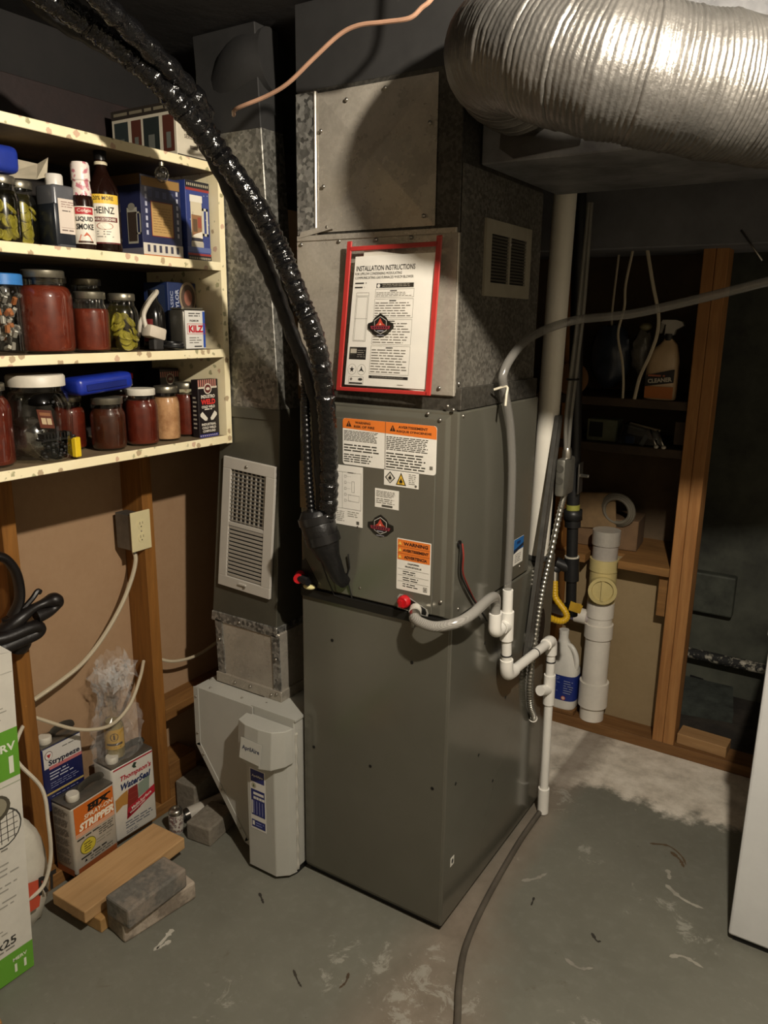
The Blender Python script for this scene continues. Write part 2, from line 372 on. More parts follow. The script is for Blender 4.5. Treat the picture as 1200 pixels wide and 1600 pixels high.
BY = 1.225
wb = struct(MB().box(-.95, .27, 1.325, 1.36, 0, .70).build('wall_back', board_mat('tan_board', '#857355', '#968364')))
MB().bbox(-.95, .62, BY, 1.325, 0, .042, .002, 1).build('sill_plate', SILL, wb)
MB().bbox(.234, .2715, BY, BY+.089, .042, 1.95, .002, 1).build('stud', FIR, wb)
MB().bbox(.2725, .311, BY, BY+.089, .042, 1.95, .002, 1).build('stud', FIR, wb)
MB().bbox(-.21, -.172, BY+.02, BY+.10, .042, 1.95, .002, 1).build('stud', STUD, wb)
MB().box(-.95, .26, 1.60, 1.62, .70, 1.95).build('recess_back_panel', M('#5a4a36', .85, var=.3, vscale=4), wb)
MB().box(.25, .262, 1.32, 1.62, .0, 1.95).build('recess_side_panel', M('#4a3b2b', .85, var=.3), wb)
for z, yb in ((.712, BY), (1.135, BY+.01), (1.30, BY+.01)):
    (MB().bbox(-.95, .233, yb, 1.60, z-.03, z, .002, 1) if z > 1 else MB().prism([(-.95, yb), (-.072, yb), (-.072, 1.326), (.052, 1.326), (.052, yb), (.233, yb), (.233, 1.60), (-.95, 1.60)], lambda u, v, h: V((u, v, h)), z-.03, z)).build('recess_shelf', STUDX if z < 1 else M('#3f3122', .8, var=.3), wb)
MB().bbox(.195, .233, BY+.03, BY+.09, .52, .682, .002, 1).build('cleat', STUDX, wb)
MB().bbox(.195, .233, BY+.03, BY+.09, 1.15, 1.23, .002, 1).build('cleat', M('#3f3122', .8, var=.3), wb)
struct(MB().bbox(-.95, 2.3, 1.12, 1.42, 1.79, CEIL, .004, 1).build('trim_1', M('#6c6c6e', .75, var=.2, vscale=5)))['label'] = 'black painted beam above the back stud wall'

wf = struct(MB().box(.1, 2.3, 1.85, 1.95, -.05, CEIL).build('wall_far', M('#47493f', .8, var=.45, vscale=3, bump=.35, bscale=12)))
MB().bbox(.20, .385, 1.80, 1.85, .37, .545, .008, 2).build('painted_panel', M('#3f4239', .7, var=.35), wf)
_t = NT('flaking_pipe'); _t.set(color=_t.ramp(_t.noise(30, 5, .7), [(.5, '#1c1c1b'), (.56, '#8a8678'), (.7, '#b3ada0')]), rough=.8)
MB().cyl((.2, 1.79, .185), (2.2, 1.79, .185), .022).build('wall_pipe', _t.m, wf)
MB().add([(.235, 1.8495, -.0), (.31, 1.8495, .0), (.30, 1.8495, .055), (.245, 1.8495, .06)], [(0, 1, 2, 3)]).build('hole', M('#050505', .9, var=0), wf)
MB().prism([(.2, 1.55), (.46, 1.6), (.42, 1.85), (.2, 1.85)], lambda u, v, h: (u, v, h), 0, .05).build('rubble', M('#3a3f39', .9, var=.4, bump=.6), wf)
MB().box(.27, 2.3, 1.326, 1.85, 0, .006).build('dirt_floor', M('#2e2922', .95, var=.5, vscale=8, bump=.6), wf)
wr = struct(MB().box(2.3, 2.4, -2.8, 2.2, 0, CEIL).build('wall_right', M('#a8a090', .85, var=.1)))
struct(MB().box(-1.3, 2.4, -2.9, -2.8, 0, CEIL).build('wall_front', M('#a8a090', .85, var=.1)))

# ------------------------------------------------------------------ white appliance at the right edge
ap = thing('chest_freezer', 'white enamel appliance cut off by the right edge of the picture', 'appliance', (.92, .7, 0))
WHT = M('#cfd0cf', .35, var=.05, vscale=5)
MB().bbox(.634, 1.25, .39, .98, .018, .845, .006, 2).build('body', WHT, ap)
MB().box(.645, 1.24, .40, .97, 0, .018).build('base_skirt', M('#0d0d0d', .7), ap)
MB().bbox(.628, 1.256, .384, .986, .845, .875, .006, 2).build('lid', WHT, ap)

# ------------------------------------------------------------------ furnace
PAINT = NT('furnace_grey'); _n = PAINT.noise(3, 4, .6); PAINT.set(color=PAINT.ramp(_n, [(.3, '#5f5d53'), (.7, '#66645a')]), rough=.17, metal=.25, spec=.6); PAINT = PAINT.m
PAINT2 = M('#57564f', .33, .3, var=.06, vscale=4)
BLK = M('#0b0b0b', .5, var=0); STEEL = M('#a8a49b', .28, .95, var=0)
fu = thing('furnace', 'tall dark grey furnace cabinet standing on the floor', 'furnace', (-.22, .34, 0))
MB().box(-.435, -.012, .012, .68, 0, .02).build('base_rail', BLK, fu)
MB().bbox(-.445, 0, .0, .69, .02, .866, .004, 2).build('cabinet', PAINT, fu)
MB().bbox(-.441, -.004, -.004, .001, .03, .858, .0018, 2).build('front_panel', PAINT, fu)
for x, z in ((-.344, .742), (-.103, .742), (-.408, .411), (-.222, .416), (-.036, .418), (-.39, .12), (-.06, .12)):
    if z > .2: MB().lathe([(.0045, .0006), (.0045, 0)], (x, -.0042, z), 10, (0, -1, 0)).build('screw_hole', BLK, fu)
for y, z in ((.193, .747), (.186, .427), (.053, .413), (.351, .525), (.29, .293)):
    MB().lathe([(.0045, .0006), (.0045, 0)], (.0002, y, z), 10, (1, 0, 0)).build('screw_hole', BLK, fu)
lb = MB().box(0, .0006, .04, .06, .175, .20).build('sticker', M('#d9d6cc', .6, var=0), fu)
P = Print(planefn((.0006, .04, .175), (0, 1, 0), (0, 0, 1))); P.disc(.01, .013, .005, .007, '#333333'); P.build(lb)
for y, z, a, b in ((.565, .77, .035, .055), (.60, .655, .03, .06)):
    MB().lathe([(a, .0008), (a, 0)], (0, 0, 0), 20, (1, 0, 0)).xf(Matrix.Translation((.0002, y, z)) @ Matrix.Diagonal((1, 1, b/a, 1))).build('knockout', M('#0e0d10', .4, var=0), fu)

# ------------------------------------------------------------------ evaporator coil cabinet on the furnace
co = thing('coil_cabinet', 'dark grey coil cabinet with warning labels on top of the furnace', 'air handler', (-.22, .23, .87))
Z0, Z1 = .872, 1.36
MB().bbox(-.445, 0, .0, .467, Z0, Z1, .004, 2).build('cabinet', PAINT, co)
# stamped front door: raised rim with a softly stepped edge
MB().bev(MB().hexa([(-.440, .001, Z0+.004), (-.018, .001, Z0+.004), (-.018, .001, Z1-.006), (-.440, .001, Z1-.006), (-.434, -.005, Z0+.006), (-.030, -.005, Z0+.006), (-.030, -.005, Z1-.02), (-.434, -.005, Z1-.02)]), .0018, 2).build('front_panel', PAINT, co)
MB().bbox(-.434, -.05, -.0085, -.004, Z0+.006, Z1-.034, .003, 3).build('door_panel', PAINT, co)
YF = -.0088
MB().bbox(-.44, -.006, -.012, .0, Z0-.022, Z0+.001, .001, 1).build('bottom_lip', M('#1a1916', .5, .3), co)
for x, z in ((-.075, 1.352), (-.028, .915), (-.262, 1.062), (-.255, .905), (-.012, 1.365), (-.026, 1.372), (-.044, 1.34), (-.41, 1.345)): bolt(co, (x, -.006, z), (0, -1, 0), .0045)
for y, z in ((.03, .893), (.4, .90), (.02, 1.35)): bolt(co, (0, y, z), (1, 0, 0), .004)
WP = M('#e2ded4', .6, var=.05); 
def sticker(parent, x0, z0, x1, z1, mat=None, round_=0, y=None, name='label'):
    y = YF if y is None else y
    w, h = x1-x0, z1-z0; fn = planefn((x0, y, z0), (1, 0, 0), (0, 0, 1))
    pts = [(0, 0), (w, 0), (w, h), (0, h)]
    if round_:
        r = round_; pts = []
        for cx, cy, a in ((w-r, r, -90), (w-r, h-r, 0), (r, h-r, 90), (r, r, 180)):
            pts += [(cx+r*math.cos(math.radians(a+30*k)), cy+r*math.sin(math.radians(a+30*k))) for k in range(4)]
    o = MB().prism(pts, fn, 0, .0006).build(name, mat or WP, parent)
    return o, Print(planefn((x0, y-.0006, z0), (1, 0, 0), (0, 0, 1)), .0003), w, h
DK = '#3a372f'; OR = '#d9742a'
def tri(p, u, v, s, c, h, excl=None):
    p.poly([(u-s, v-s*.8), (u+s, v-s*.8), (u, v+s)], c, h)
    if excl: p.rect(u-s*.1, v-s*.25, u+s*.1, v+s*.45, excl, h+1); p.rect(u-s*.1, v-s*.55, u+s*.1, v-s*.38, excl, h+1)
o, P, w, h = sticker(co, -.306, 1.214, -.049, 1.326, round_=.007)
P.poly([(0, h-.024), (w, h-.03), (w, h-.008), (w-.002, h-.002), (w-.008, h), (.008, h), (.002, h-.002), (0, h-.008)], OR, 1)
P.rect(w*.472, 0, w*.476, h, '#55493a', 3)
tri(P, .018, h-.013, .008, '#2a1d12', 2, OR); tri(P, w*.55, h-.014, .008, '#2a1d12', 2, OR)
P.text('WARNING', .058, h-.0085, .044, .006, '#2a1a10', 2, .03); P.text('RISK OF FIRE', .062, h-.018, .058, .006, '#2a1a10', 2, .03)
P.text('AVERTISSEMENT', w*.76, h-.0095, .078, .006, '#2a1a10', 2, .03); P.text("RISQUE D'INCENDIE", w*.77, h-.0195, .092, .006, '#2a1a10', 2, .03)
P.lines(.004, .058, w*.40, h-.028, 8, DK, 2, 1, .42, .12); P.lines(.004, .032, w*.42, .052, 3, DK, 2, 2, .42, .1); P.lines(.004, .006, w*.35, .028, 4, DK, 2, 3, .42, .2)
P.lines(w*.485, .047, w*.93, h-.032, 8, DK, 2, 4, .42, .12); P.lines(w*.485, .004, w*.90, .043, 6, DK, 2, 5, .42, .12)
P.rect(w-.016, .012, w-.008, .02, '#6b675c', 2); P.build(o)
o, P, w, h = sticker(co, -.187, 1.177, -.093, 1.2155)
P.poly([(.017, .034), (.031, .019), (.017, .005), (.003, .019)], '#2c2a26', 1); P.poly([(.017, .0305), (.0275, .019), (.017, .0075), (.0065, .019)], '#cfc9bb', 2)
P.poly([(.033, .004), (.061, .004), (.047, .034)], '#2a2410', 1); P.poly([(.0365, .006), (.0575, .006), (.047, .029)], '#d9ae3a', 2)
for u, v in ((.017, .019), (.047, .0135)):
    P.poly([(u-.004, v-.004), (u+.004, v-.004), (u+.0045, v), (u+.002, v+.003), (u, v+.008), (u-.002, v+.002), (u-.0045, v+.001)], '#1d1710', 3); P.rect(u-.004, v-.0062, u+.004, v-.0052, '#1d1710', 3)
P.lines(.068, .008, .088, .034, 6, '#77736a', 2, 7, .3); P.disc(.087, .006, .003, .003, '#5b574e', 2); P.build(o)
o, P, w, h = sticker(co, -.212, 1.12, -.1455, 1.166); P.lines(.004, .026, w-.008, h-.004, 5, '#6d695f', 2, 8, .35); P.lines(.004, .010, w-.006, .024, 3, '#6d695f', 2, 9, .35); P.rect(.02, .003, .05, .008, '#4d4a42', 2); P.build(o)
def badge(parent, cx, cz, s, y, tilt=0):
    fn = planefn((cx, y, cz), (math.cos(tilt), 0, math.sin(tilt)), (-math.sin(tilt), 0, math.cos(tilt)))
    out = [(0, .75), (.45, .48), (.62, .22), (.98, .12), (1, -.2), (.72, -.42), (.5, -.62), (0, -.78), (-.5, -.62), (-.72, -.42), (-1, -.2), (-.98, .12), (-.62, .22), (-.45, .48)]
    b = MB().prism([(u*s, v*s) for u, v in out], fn, 0, .0006).build('logo_sticker', M('#16140f', .4, var=0), parent)
    P = Print(planefn(fn(0, 0, .0006), (math.cos(tilt), 0, math.sin(tilt)), (-math.sin(tilt), 0, math.cos(tilt))), .0003)
    hx = [(0, .58), (.48, .3), (.48, -.35), (0, -.58), (-.48, -.35), (-.48, .3)]
    P.poly([(u*s, v*s) for u, v in hx], '#b9b4ab', 1); P.poly([(u*s*.92, v*s*.92) for u, v in hx], '#14110e', 2)
    P.poly([(-.4*s, -.02*s), (-.2*s, .12*s), (0, .46*s), (.2*s, .12*s), (.4*s, -.02*s)], '#b5402f', 3)
    P.poly([(-.1*s, 0), (0, .16*s), (.1*s, 0)], '#d8a88a', 4)
    P.poly([(-.78*s, -.05*s), (.78*s, -.05*s), (.7*s, -.26*s), (-.7*s, -.26*s)], '#7d2a35', 4)
    for k in range(7): P.rect((-.6+k*.18)*s, -.2*s, (-.5+k*.18)*s, -.1*s, '#2a1418', 5)
    P.rect(-.25*s, -.4*s, .25*s, -.33*s, '#8a8890', 4); P.rect(-.3*s, -.68*s, .3*s, -.63*s, '#8a8890', 2); P.build(b)
badge(co, -.1955, 1.075, .037, YF)
o, P, w, h = sticker(co, -.148, .926, -.0555, 1.053, round_=.002)
P.rect(.002, h-.052, w-.002, h-.002, OR, 1)
for k, s in enumerate(('WARNING', 'AVERTISSEMENT', 'ADVERTENCIA')):
    P.text(s, w*.56, h-.011-.0165*k, (.066, .07, .062)[k], (.0085, .007, .0075)[k], '#2a1710', 3, .035); tri(P, .009, h-.011-.0165*k, .0045, '#e8c85a', 3)
    if k: P.rect(.002, h-.002-.0167*k, w-.002, h-.0025-.0167*k, '#5a2f14', 3)
P.text('CALIFORNIA', w*.5, .068, .032, .0042, '#1d1b18', 2, .03); P.text('PROPOSITION 65', w*.5, .060, .044, .0042, '#1d1b18', 2, .03)
for k in range(3):
    P.rect(.004, .0525-.0155*k, w-.004, .053-.0155*k, '#6a665c', 2); P.lines(.018, .039-.0155*k, .062, .050-.0155*k, 2, '#1d1b18', 2, 20+k, .35)
P.frame(w-.018, .006, w-.008, .017, .001, '#4a473f', 2); P.rect(w-.0155, .0085, w-.0105, .0145, '#77736a', 2); P.build(o)
o, P, w, h = sticker(co, -.331, 1.0615, -.2475, 1.211)
P.frame(.003, .042, w-.004, h-.016, .0005, '#8a877d', 2); P.rect(.024, .042, .0245, h-.016, '#8a877d', 2); P.rect(.024, .042, w-.004, .0425, '#8a877d', 2)
P.lines(.006, .008, .03, .036, 6, '#8a877d', 2, 31, .3); P.lines(.04, .022, w-.01, .038, 3, '#8a877d', 2, 32, .3); P.lines(.04, .130, .066, .136, 1, '#77746b', 2, 33, .4)
for k in range(5):
    P.frame(.03, .06+.015*k, .036, .066+.015*k, .0005, '#85827a', 2); P.rect(.036, .063+.015*k, .05, .0633+.015*k, '#85827a', 2)
P.frame(.042, .062, .074, .078, .0005, '#85827a', 2); P.frame(.052, .085, .060, .112, .0005, '#85827a', 2); P.rect(.066, .006, .074, .014, '#55524a', 2)
for k in range(7): P.rect(.008+.002*(k % 2), .055+.012*k, .014, .0555+.012*k, '#9a978d', 2)
P.build(o)
o, P, w, h = sticker(co, -.440, 1.087, -.41, 1.208, M('#7d6a4c', .6, var=.05)); P.lines(.004, .03, w-.004, .06, 6, '#5d4d36', 2, 40, .3); P.build(o)
# drain openings
for nm, pts in (('drain_opening', [(-.144, .878), (-.144, .906), (-.138, .914), (-.122, .914), (-.062, .890), (-.058, .880), (-.060, .872)]),):
    MB().prism([(u+.0, v) for u, v in pts], planefn((0, YF, 0), (1, 0, 0), (0, 0, 1)), 0, .0012).build('opening_trim', M('#a5a29a', .4, .2, var=0), co)
    cx = sum(p[0] for p in pts)/len(pts); cz = sum(p[1] for p in pts)/len(pts)
    MB().prism([(cx+(u-cx)*.9, cz+(v-cz)*.86) for u, v in pts], planefn((0, YF-.0012, 0), (1, 0, 0), (0, 0, 1)), 0, .0006).build(nm, BLK, co)
RED = M('#b3151d', .35, var=.05)
rc = MB().lathe([(.016, 0), (.016, .012), (.013, .016), (.0001, .016)], (-.122, YF-.001, .899), 12, (0, -1, 0)).build('drain_cap', RED, co)
MB().box(-.1265, -.1175, YF-.025, YF-.015, .891, .907).build('grip', RED, rc)
MB().prism([(-.437, .945), (-.425, .952), (-.385, .895), (-.39, .874), (-.437, .874)], planefn((0, YF, 0), (1, 0, 0), (0, 0, 1)), 0, .001).build('drain_opening', BLK, co)
rc = MB().cyl((-.44, -.012, .905), (-.425, -.04, .905), .013, n=14).build('drain_cap', RED, co)
MB().cyl((-.428, -.03, .905), (-.395, -.035, .902), .0115, n=14).build('suction_stub', M('#17171a', .35), co)
MB().ell((-.405, -.02, .882), .018, .012, .007).build('foam_plug', M('#d8cf96', .8), co)
MB().lathe([(.009, .003), (.009, 0)], (.0005, .02, 1.055), 14, (1, 0, 0)).xf(Matrix.Identity(4)).build('grommet', M('#0c0c0c', .3, var=0), co)
# blue energy label on the side
o = MB().box(0, .0006, .35, .417, .912, .986).build('label', WP, co)
P = Print(planefn((.0006, .35, .912), (0, 1, 0), (0, 0, 1)), .0003); P.rect(0, .04, .067, .074, '#1f5f9e', 1); P.poly([(0, .034), (.067, .046), (.067, .055), (0, .045)], '#0f2038', 2)
P.rect(.02, .058, .045, .066, '#0f2f5e', 2); P.lines(.01, .006, .055, .032, 5, '#444444', 2, 50, .35); P.build(o)

# ------------------------------------------------------------------ supply plenum above
GLV = galv('galvanised_bright', '#9a9387', '#c3bcaf', .26, 170, .4, grime=.35, mixn=.8); GLVD = galv('galvanised_spangle', '#3c3b38', '#b9b7b0', .4, 110, .6, grime=.2, mixn=.35); GLVB = galv('galvanised_dark', '#2f2d29', '#5c5952', .45, 160, .5, grime=.4, mixn=.5)
pl = thing('supply_plenum', 'galvanised sheet metal plenum rising from the coil cabinet to the ceiling', 'duct', (-.22, .23, 1.36))
MB().box(-.437, -.012, .008, .46, 1.36, 1.40).build('base_collar', GLVB, pl)
tb = MB().bbox(-.447, -.016, .002, .462, 1.392, 1.735, .002, 1).build('transition_box', GLV, pl)
# cross-broken diamond on the front sheet
MB().add([(-.445, -.0005, 1.395), (-.018, -.0005, 1.395), (-.018, -.0005, 1.733), (-.445, -.0005, 1.733), (-.2315, -.008, 1.56)], [(0, 1, 4), (1, 2, 4), (2, 3, 4), (3, 0, 4)]).build('front_sheet', GLV, tb)
MB().bbox(-.445, -.018, .006, .46, 1.735, CEIL-.01, .002, 1).build('upper_box', GLVB, pl)
MB().box(-.4458, -.0172, .0052, .461, 2.055, CEIL-.008).build('paint_shade_band', BLACKM, pl)  # black stands in for shade, so the plenum top looks unlit near the ceiling
MB().bbox(-.445, -.392, .001, .007, 1.745, 2.05, .001, 1).build('corner_strip', GLVD, pl)
MB().bbox(-.392, -.386, -.002, .007, 1.745, 2.05, .0015, 1).build('standing_seam', GLV, pl)
MB().add([(-.384, .003, 1.75), (-.075, .003, 1.75), (-.075, .003, 2.045), (-.384, .003, 2.045), (-.23, -.006, 1.9)], [(0, 1, 4), (1, 2, 4), (2, 3, 4), (3, 0, 4)]).build('front_sheet', GLV, pl)
MB().bbox(-.443, -.02, -.004, .004, 1.732, 1.744, .001, 1).build('joint_strip', GLV, pl)
MB().add([(-.435, -.0055, 1.739), (-.33, -.0055, 1.757), (-.335, -.0055, 1.768), (-.43, -.0055, 1.752)], [(0, 1, 2, 3)]).build('foil_tape', GLV, pl)
for x, z in ((-.37, 1.965), (-.364, 1.848), (-.355, 1.76), (-.30, 2.02), (-.20, 2.03), (-.09, 1.95), (-.10, 1.77), (-.43, 1.725), (-.32, 1.728), (-.22, 1.727), (-.13, 1.728), (-.05, 1.41)): bolt(pl, (x, -.003, z), (0, -1, 0), .0045)
for y, z in ((.02, 1.42), (.2, 1.40), (.03, 1.38), (.05, 1.375), (.44, 1.40)): bolt(pl, (-.014, y, z), (1, 0, 0), .005)
MB().bbox(-.016, -.002, .01, .455, 1.362, 1.41, .001, 1).build('side_flange', GLVB, pl)
# side sheet
MB().box(-.0165, -.0155, .01, .458, 1.405, 1.87).build('side_sheet', galv('galvanised_side', '#4a4640', '#8a867c', .45, 150, .45, grime=.3, mixn=.4), pl)

def louvre(name, label, fn, w, h, nslat, frame, mat, dark, loc, two=True, tilt=.6, mullions=1):
    t = thing(name, label, 'vent', loc)
    f = frame
    for u0, v0, u1, v1 in ((0, 0, w, f), (0, h-f, w, h), (0, f, f, h-f), (w-f, f, w, h-f)):
        MB().prism([(u0, v0), (u1, v0), (u1, v1), (u0, v1)], fn, 0, .006).build('frame', mat, t)
    MB().prism([(f*.8, f*.8), (w-f*.8, f*.8), (w-f*.8, h-f*.8), (f*.8, h-f*.8)], fn, .0003, .001).build('backing', dark, t)
    return t
# white register on the plenum side
RW = M('#8f8979', .5, var=.08)
rg = louvre('side_register', 'small beige louvred register on the plenum side in shadow', planefn((-.015, .12, 1.61), (0, 1, 0), (0, 0, 1)), .262, .165, 0, .03, RW, BLK, (-.012, .25, 1.61))
fnr = planefn((-.015, .12, 1.61), (0, 1, 0), (0, 0, 1))
for k in range(14):
    v = .034+k*.0072; MB().add([fnr(.03, v, .001), fnr(.232, v, .001), fnr(.232, v+.004, .005), fnr(.03, v+.004, .005)], [(0, 1, 2, 3)]).build('slat', M('#4a463c', .5, var=0), rg)
MB().prism([(.127, .03), (.135, .03), (.135, .135), (.127, .135)], fnr, .001, .007).build('mullion', RW, rg)
bolt(rg, fnr(.131, .12, .007), (1, 0, 0), .004)

# ------------------------------------------------------------------ manual pouch on the plenum
RB = M('#a8302c', .35, var=.08)
pc = [V((-.317, -.014, 1.391)), V((-.057, -.026, 1.394)), V((-.037, -.032, 1.726)), V((-.282, -.016, 1.724))]
def quadfn(c, off=(0, -1, 0), inset=0):
    o = V(off)
    return lambda u, v, h: (c[0]*(1-u)*(1-v)+c[1]*u*(1-v)+c[2]*u*v+c[3]*(1-u)*v)+o*h
po = thing('document_pouch', 'clear document pouch with red border taped on the plenum', 'pouch', (-.17, -.012, 1.39))
for p_ in pc: p_.y = -.0165-.03*(p_.x+.317)-.008*(p_.z-1.39)
qf = quadfn(pc)
for u0, v0, u1, v1 in ((0, 0, .055, 1), (.945, 0, 1, 1), (.03, 0, .97, .028), (.03, .935, .97, .965)):
    MB().bev(MB().hexa([qf(u0, v0, .002), qf(u1, v0, .002), qf(u1, v1, .002), qf(u0, v1, .002), qf(u0, v0, .0065), qf(u1, v0, .0065), qf(u1, v1, .0065), qf(u0, v1, .0065)]), .0015, 1).build('red_border', RB, po)
CLP = clear('pouch_film', (.97, .97, .96), .12, .05, .3)
MB().add([qf(u, v, .0045+.002*math.sin(u*9)*math.sin(v*7)) for v in [i/8 for i in range(9)] for u in [.03+.94*j/8 for j in range(9)]], [(r*9+c, r*9+c+1, (r+1)*9+c+1, (r+1)*9+c) for r in range(8) for c in range(8)], True).build('clear_film', CLP, po)
bk = thing('instruction_booklet', 'white printed installation booklet inside the red pouch', 'booklet', (-.17, -.013, 1.40))
bc = [qf(.085, .045, 0), qf(.955, .04, 0), qf(.94, .90, 0), qf(.10, .90, 0)]; bf = quadfn(bc)
pg = MB().hexa([bf(0, 0, .0), bf(1, 0, .0), bf(1, 1, .0), bf(0, 1, .0), bf(0, 0, .0022), bf(1, 0, .0022), bf(1, 1, .0022), bf(0, 1, .0022)]).build('cover', M('#f0ece4', .65, var=.03), bk)
MB().hexa([bf(.06, .06, -.002), bf(1.0, -.03, -.002), bf(1.02, .96, -.002), bf(.1, 1.05, -.002), bf(.06, .06, -.0004), bf(1.0, -.03, -.0004), bf(1.02, .96, -.0004), bf(.1, 1.05, -.0004)]).build('inner_pages', M('#e0dbd0', .65, var=.04), bk)
BW, BH = .215, .285
P = Print(lambda a, b, h: bf(a/BW, b/BH, .0022+h), .0003)
INK = '#1f1d1b'
P.text('INSTALLATION INSTRUCTIONS', .086, .259, .160, .011, INK, 2, .01)
P.text('FOR UPFLOW CONDENSING MODULATING', .068, .2475, .128, .0055, INK, 2, 0); P.text('COMMUNICATING GAS FURNACES W/ECM BLOWER', .084, .239, .158, .0055, INK, 2, 0); P.lines(.006, .214, .04, .232, 2, INK, 2, 60, .3)
P.rect(.066, .2165, .165, .226, INK, 1); P.lines(.082, .218, .158, .225, 2, '#b5aea1', 2, 61, .25, .1); P.disc(.072, .221, .004, .004, '#f0ece4', 2)
for v0, v1, n, sd in ((.196, .214, 3, 62), (.152, .193, 6, 63), (.094, .149, 8, 64), (.02+.008, .091, 9, 65)):
    P.frame(.064, v0, .167, v1, .0006, '#7a756a', 1); P.lines(.067, v0+.002, .164, v1-.006, n, '#6f6a60', 2, sd, .3, .2); P.rect(.104, v1-.005, .122, v1-.003, INK, 2)
P.rect(.064, .018, .166, .0245, INK, 1); P.lines(.072, .0195, .155, .0235, 2, '#b5aea1', 2, 66, .25, .1)
P.frame(.012, .100, .047, .207, .0007, '#6f6a60', 1); P.frame(.015, .102, .044, .198, .0006, '#8a857a', 1); P.rect(.012, .15, .047, .1507, '#6f6a60', 1); P.rect(.012, .2, .047, .2006, '#6f6a60', 1)
P.rect(.006, .059, .052, .087, INK, 1); P.rect(.009, .073, .026, .083, '#b9b2a5', 2); P.lines(.028, .063, .05, .082, 4, '#a9a297', 2, 67, .25)
for u in (.017, .043): P.disc(u, .036, .0115, .0125, '#8a857a', 1); P.disc(u, .036, .0108, .0118, '#f0ece4', 2)
P.poly([(.017+.007*math.sin(k*math.pi/5)*(1 if k % 2 == 0 else .42), .036+.0075*math.cos(k*math.pi/5)*(1 if k % 2 == 0 else .42)) for k in range(10)], INK, 3)
P.poly([(.043, .045), (.0455, .037), (.051, .031), (.043, .034), (.035, .031), (.0405, .037)], INK, 3)
P.frame(.010, -.004+.006, .05, .02, .0006, '#6f6a60', 1); P.rect(.012, .0035, .048, .0065, INK, 2); P.disc(.017, .014, .003, .003, '#77726a', 2); P.disc(.042, .014, .006, .003, '#3a3733', 2); P.lines(.14, .004, .162, .008, 1, '#8a857a', 2, 68, .4)
P.build(pg)
badge(bk, -.197+.006, 1.543, .034, bf(.4, .5, 0).y-.0035, .02)

# ------------------------------------------------------------------ supply trunk and flexible duct
td = thing('trunk_duct', 'dark painted trunk duct running below the ceiling to the right', 'duct', (1.1, .3, 1.875))
TRK = M('#767677', .6, .4, var=.4, vscale=6, bump=.3, bscale=20)
MB().bbox(-.015, 2.25, .09, .545, 1.878, CEIL-.005, .003, 1).build('duct_body', TRK, td)
for x in (.55, 1.2): MB().bbox(x, x+.03, .082, .553, 1.87, CEIL-.005, .002, 1).build('joint_strip', M('#333231', .5, .6), td)
ALU = NT('flex_aluminium'); _n = ALU.noise(60, 5, .7); _n2 = ALU.noise(9, 4, .6)
ALU.set(color=ALU.ramp(_n2, [(.3, '#62605c'), (.7, '#7b7873')]), metal=.78); ALU.set(rough=ALU.ramp(_n, [(.3, .32), (.7, .46)])); ALU.bump(_n, .45, .004); ALU = ALU.m
fd = thing('flexible_duct', 'ribbed silver aluminium flexible duct sweeping across the upper right', 'duct', (.4, -.1, 1.8))
path = cr([(.085, .05, 2.015), (.088, .0, 2.015), (.1, -.07, 2.012), (.138, -.163, 2.003), (.198, -.231, 1.984), (.27, -.267, 1.952), (.362, -.266, 1.92), (.455, -.225, 1.90), (.567, -.144, 1.884), (.80, .02, 1.85), (1.1, .155, 1.84), (1.5, .28, 1.86)], 60)
acc = [0]
for a, b in zip(path, path[1:]): acc.append(acc[-1]+(b-a).length)
tot = acc[-1]; NS = int(tot/.0018); pts = []; j = 0
for i in range(NS):
    d = tot*i/(NS-1)
    while j < len(acc)-2 and acc[j+1] < d: j += 1
    pts.append(path[j].lerp(path[j+1], (d-acc[j])/max(1e-9, acc[j+1]-acc[j])))
def fr(i):
    d = i*.0018; q = (d/.0075) % 1; big = .0011*math.sin(d*31)+.0009*math.sin(d*77+1)+(.0012 if int(d/.0075) % 7 == 3 else 0)
    return .0955+.0020*(1-abs(2*q-1)**1.6)+big
fl_ = MB().sweep(pts, fr, 40, False)
fl_.v = [p+V((0, 0, 1))*(.0018*mnoise.noise(p*28))+V((.0015, .001, 0))*mnoise.noise(p*60) for p in fl_.v]
fl_.build('hose', ALU, fd)
MB().cyl((.085, .045, 2.015), (.085, .0895, 2.015), .092, n=32).build('collar', GLVB, fd)
MB().prism([(-.012, 1.905), (.02, 1.883), (.16, 1.895), (.17, 1.95), (-.01, 1.95)], planefn((.04, .0885, 0), (1, 0, 0), (0, 0, 1)), 0, .002).build('collar_flange', M('#4c4a47', .45, .7, var=.2), fd)

# ------------------------------------------------------------------ vent pipe
PVC = M('#dcd7ca', .35, var=.06, vscale=6); PVCW = M('#ebe8e0', .32, var=.04, vscale=8)
vp = thing('vent_pipe', 'white plastic vent pipe rising behind the coil cabinet', 'pipe', (-.022, .6, .868))
MB().cyl((-.024, .6, .868), (-.006, .6, 2.2), .031, n=24).build('pipe', PVC, vp)
MB().lathe([(.034, 0), (.036, .004), (.036, .012), (.033, .016)], (-.024, .6, .867), 24).build('flange', M('#3b3a37', .5), vp)
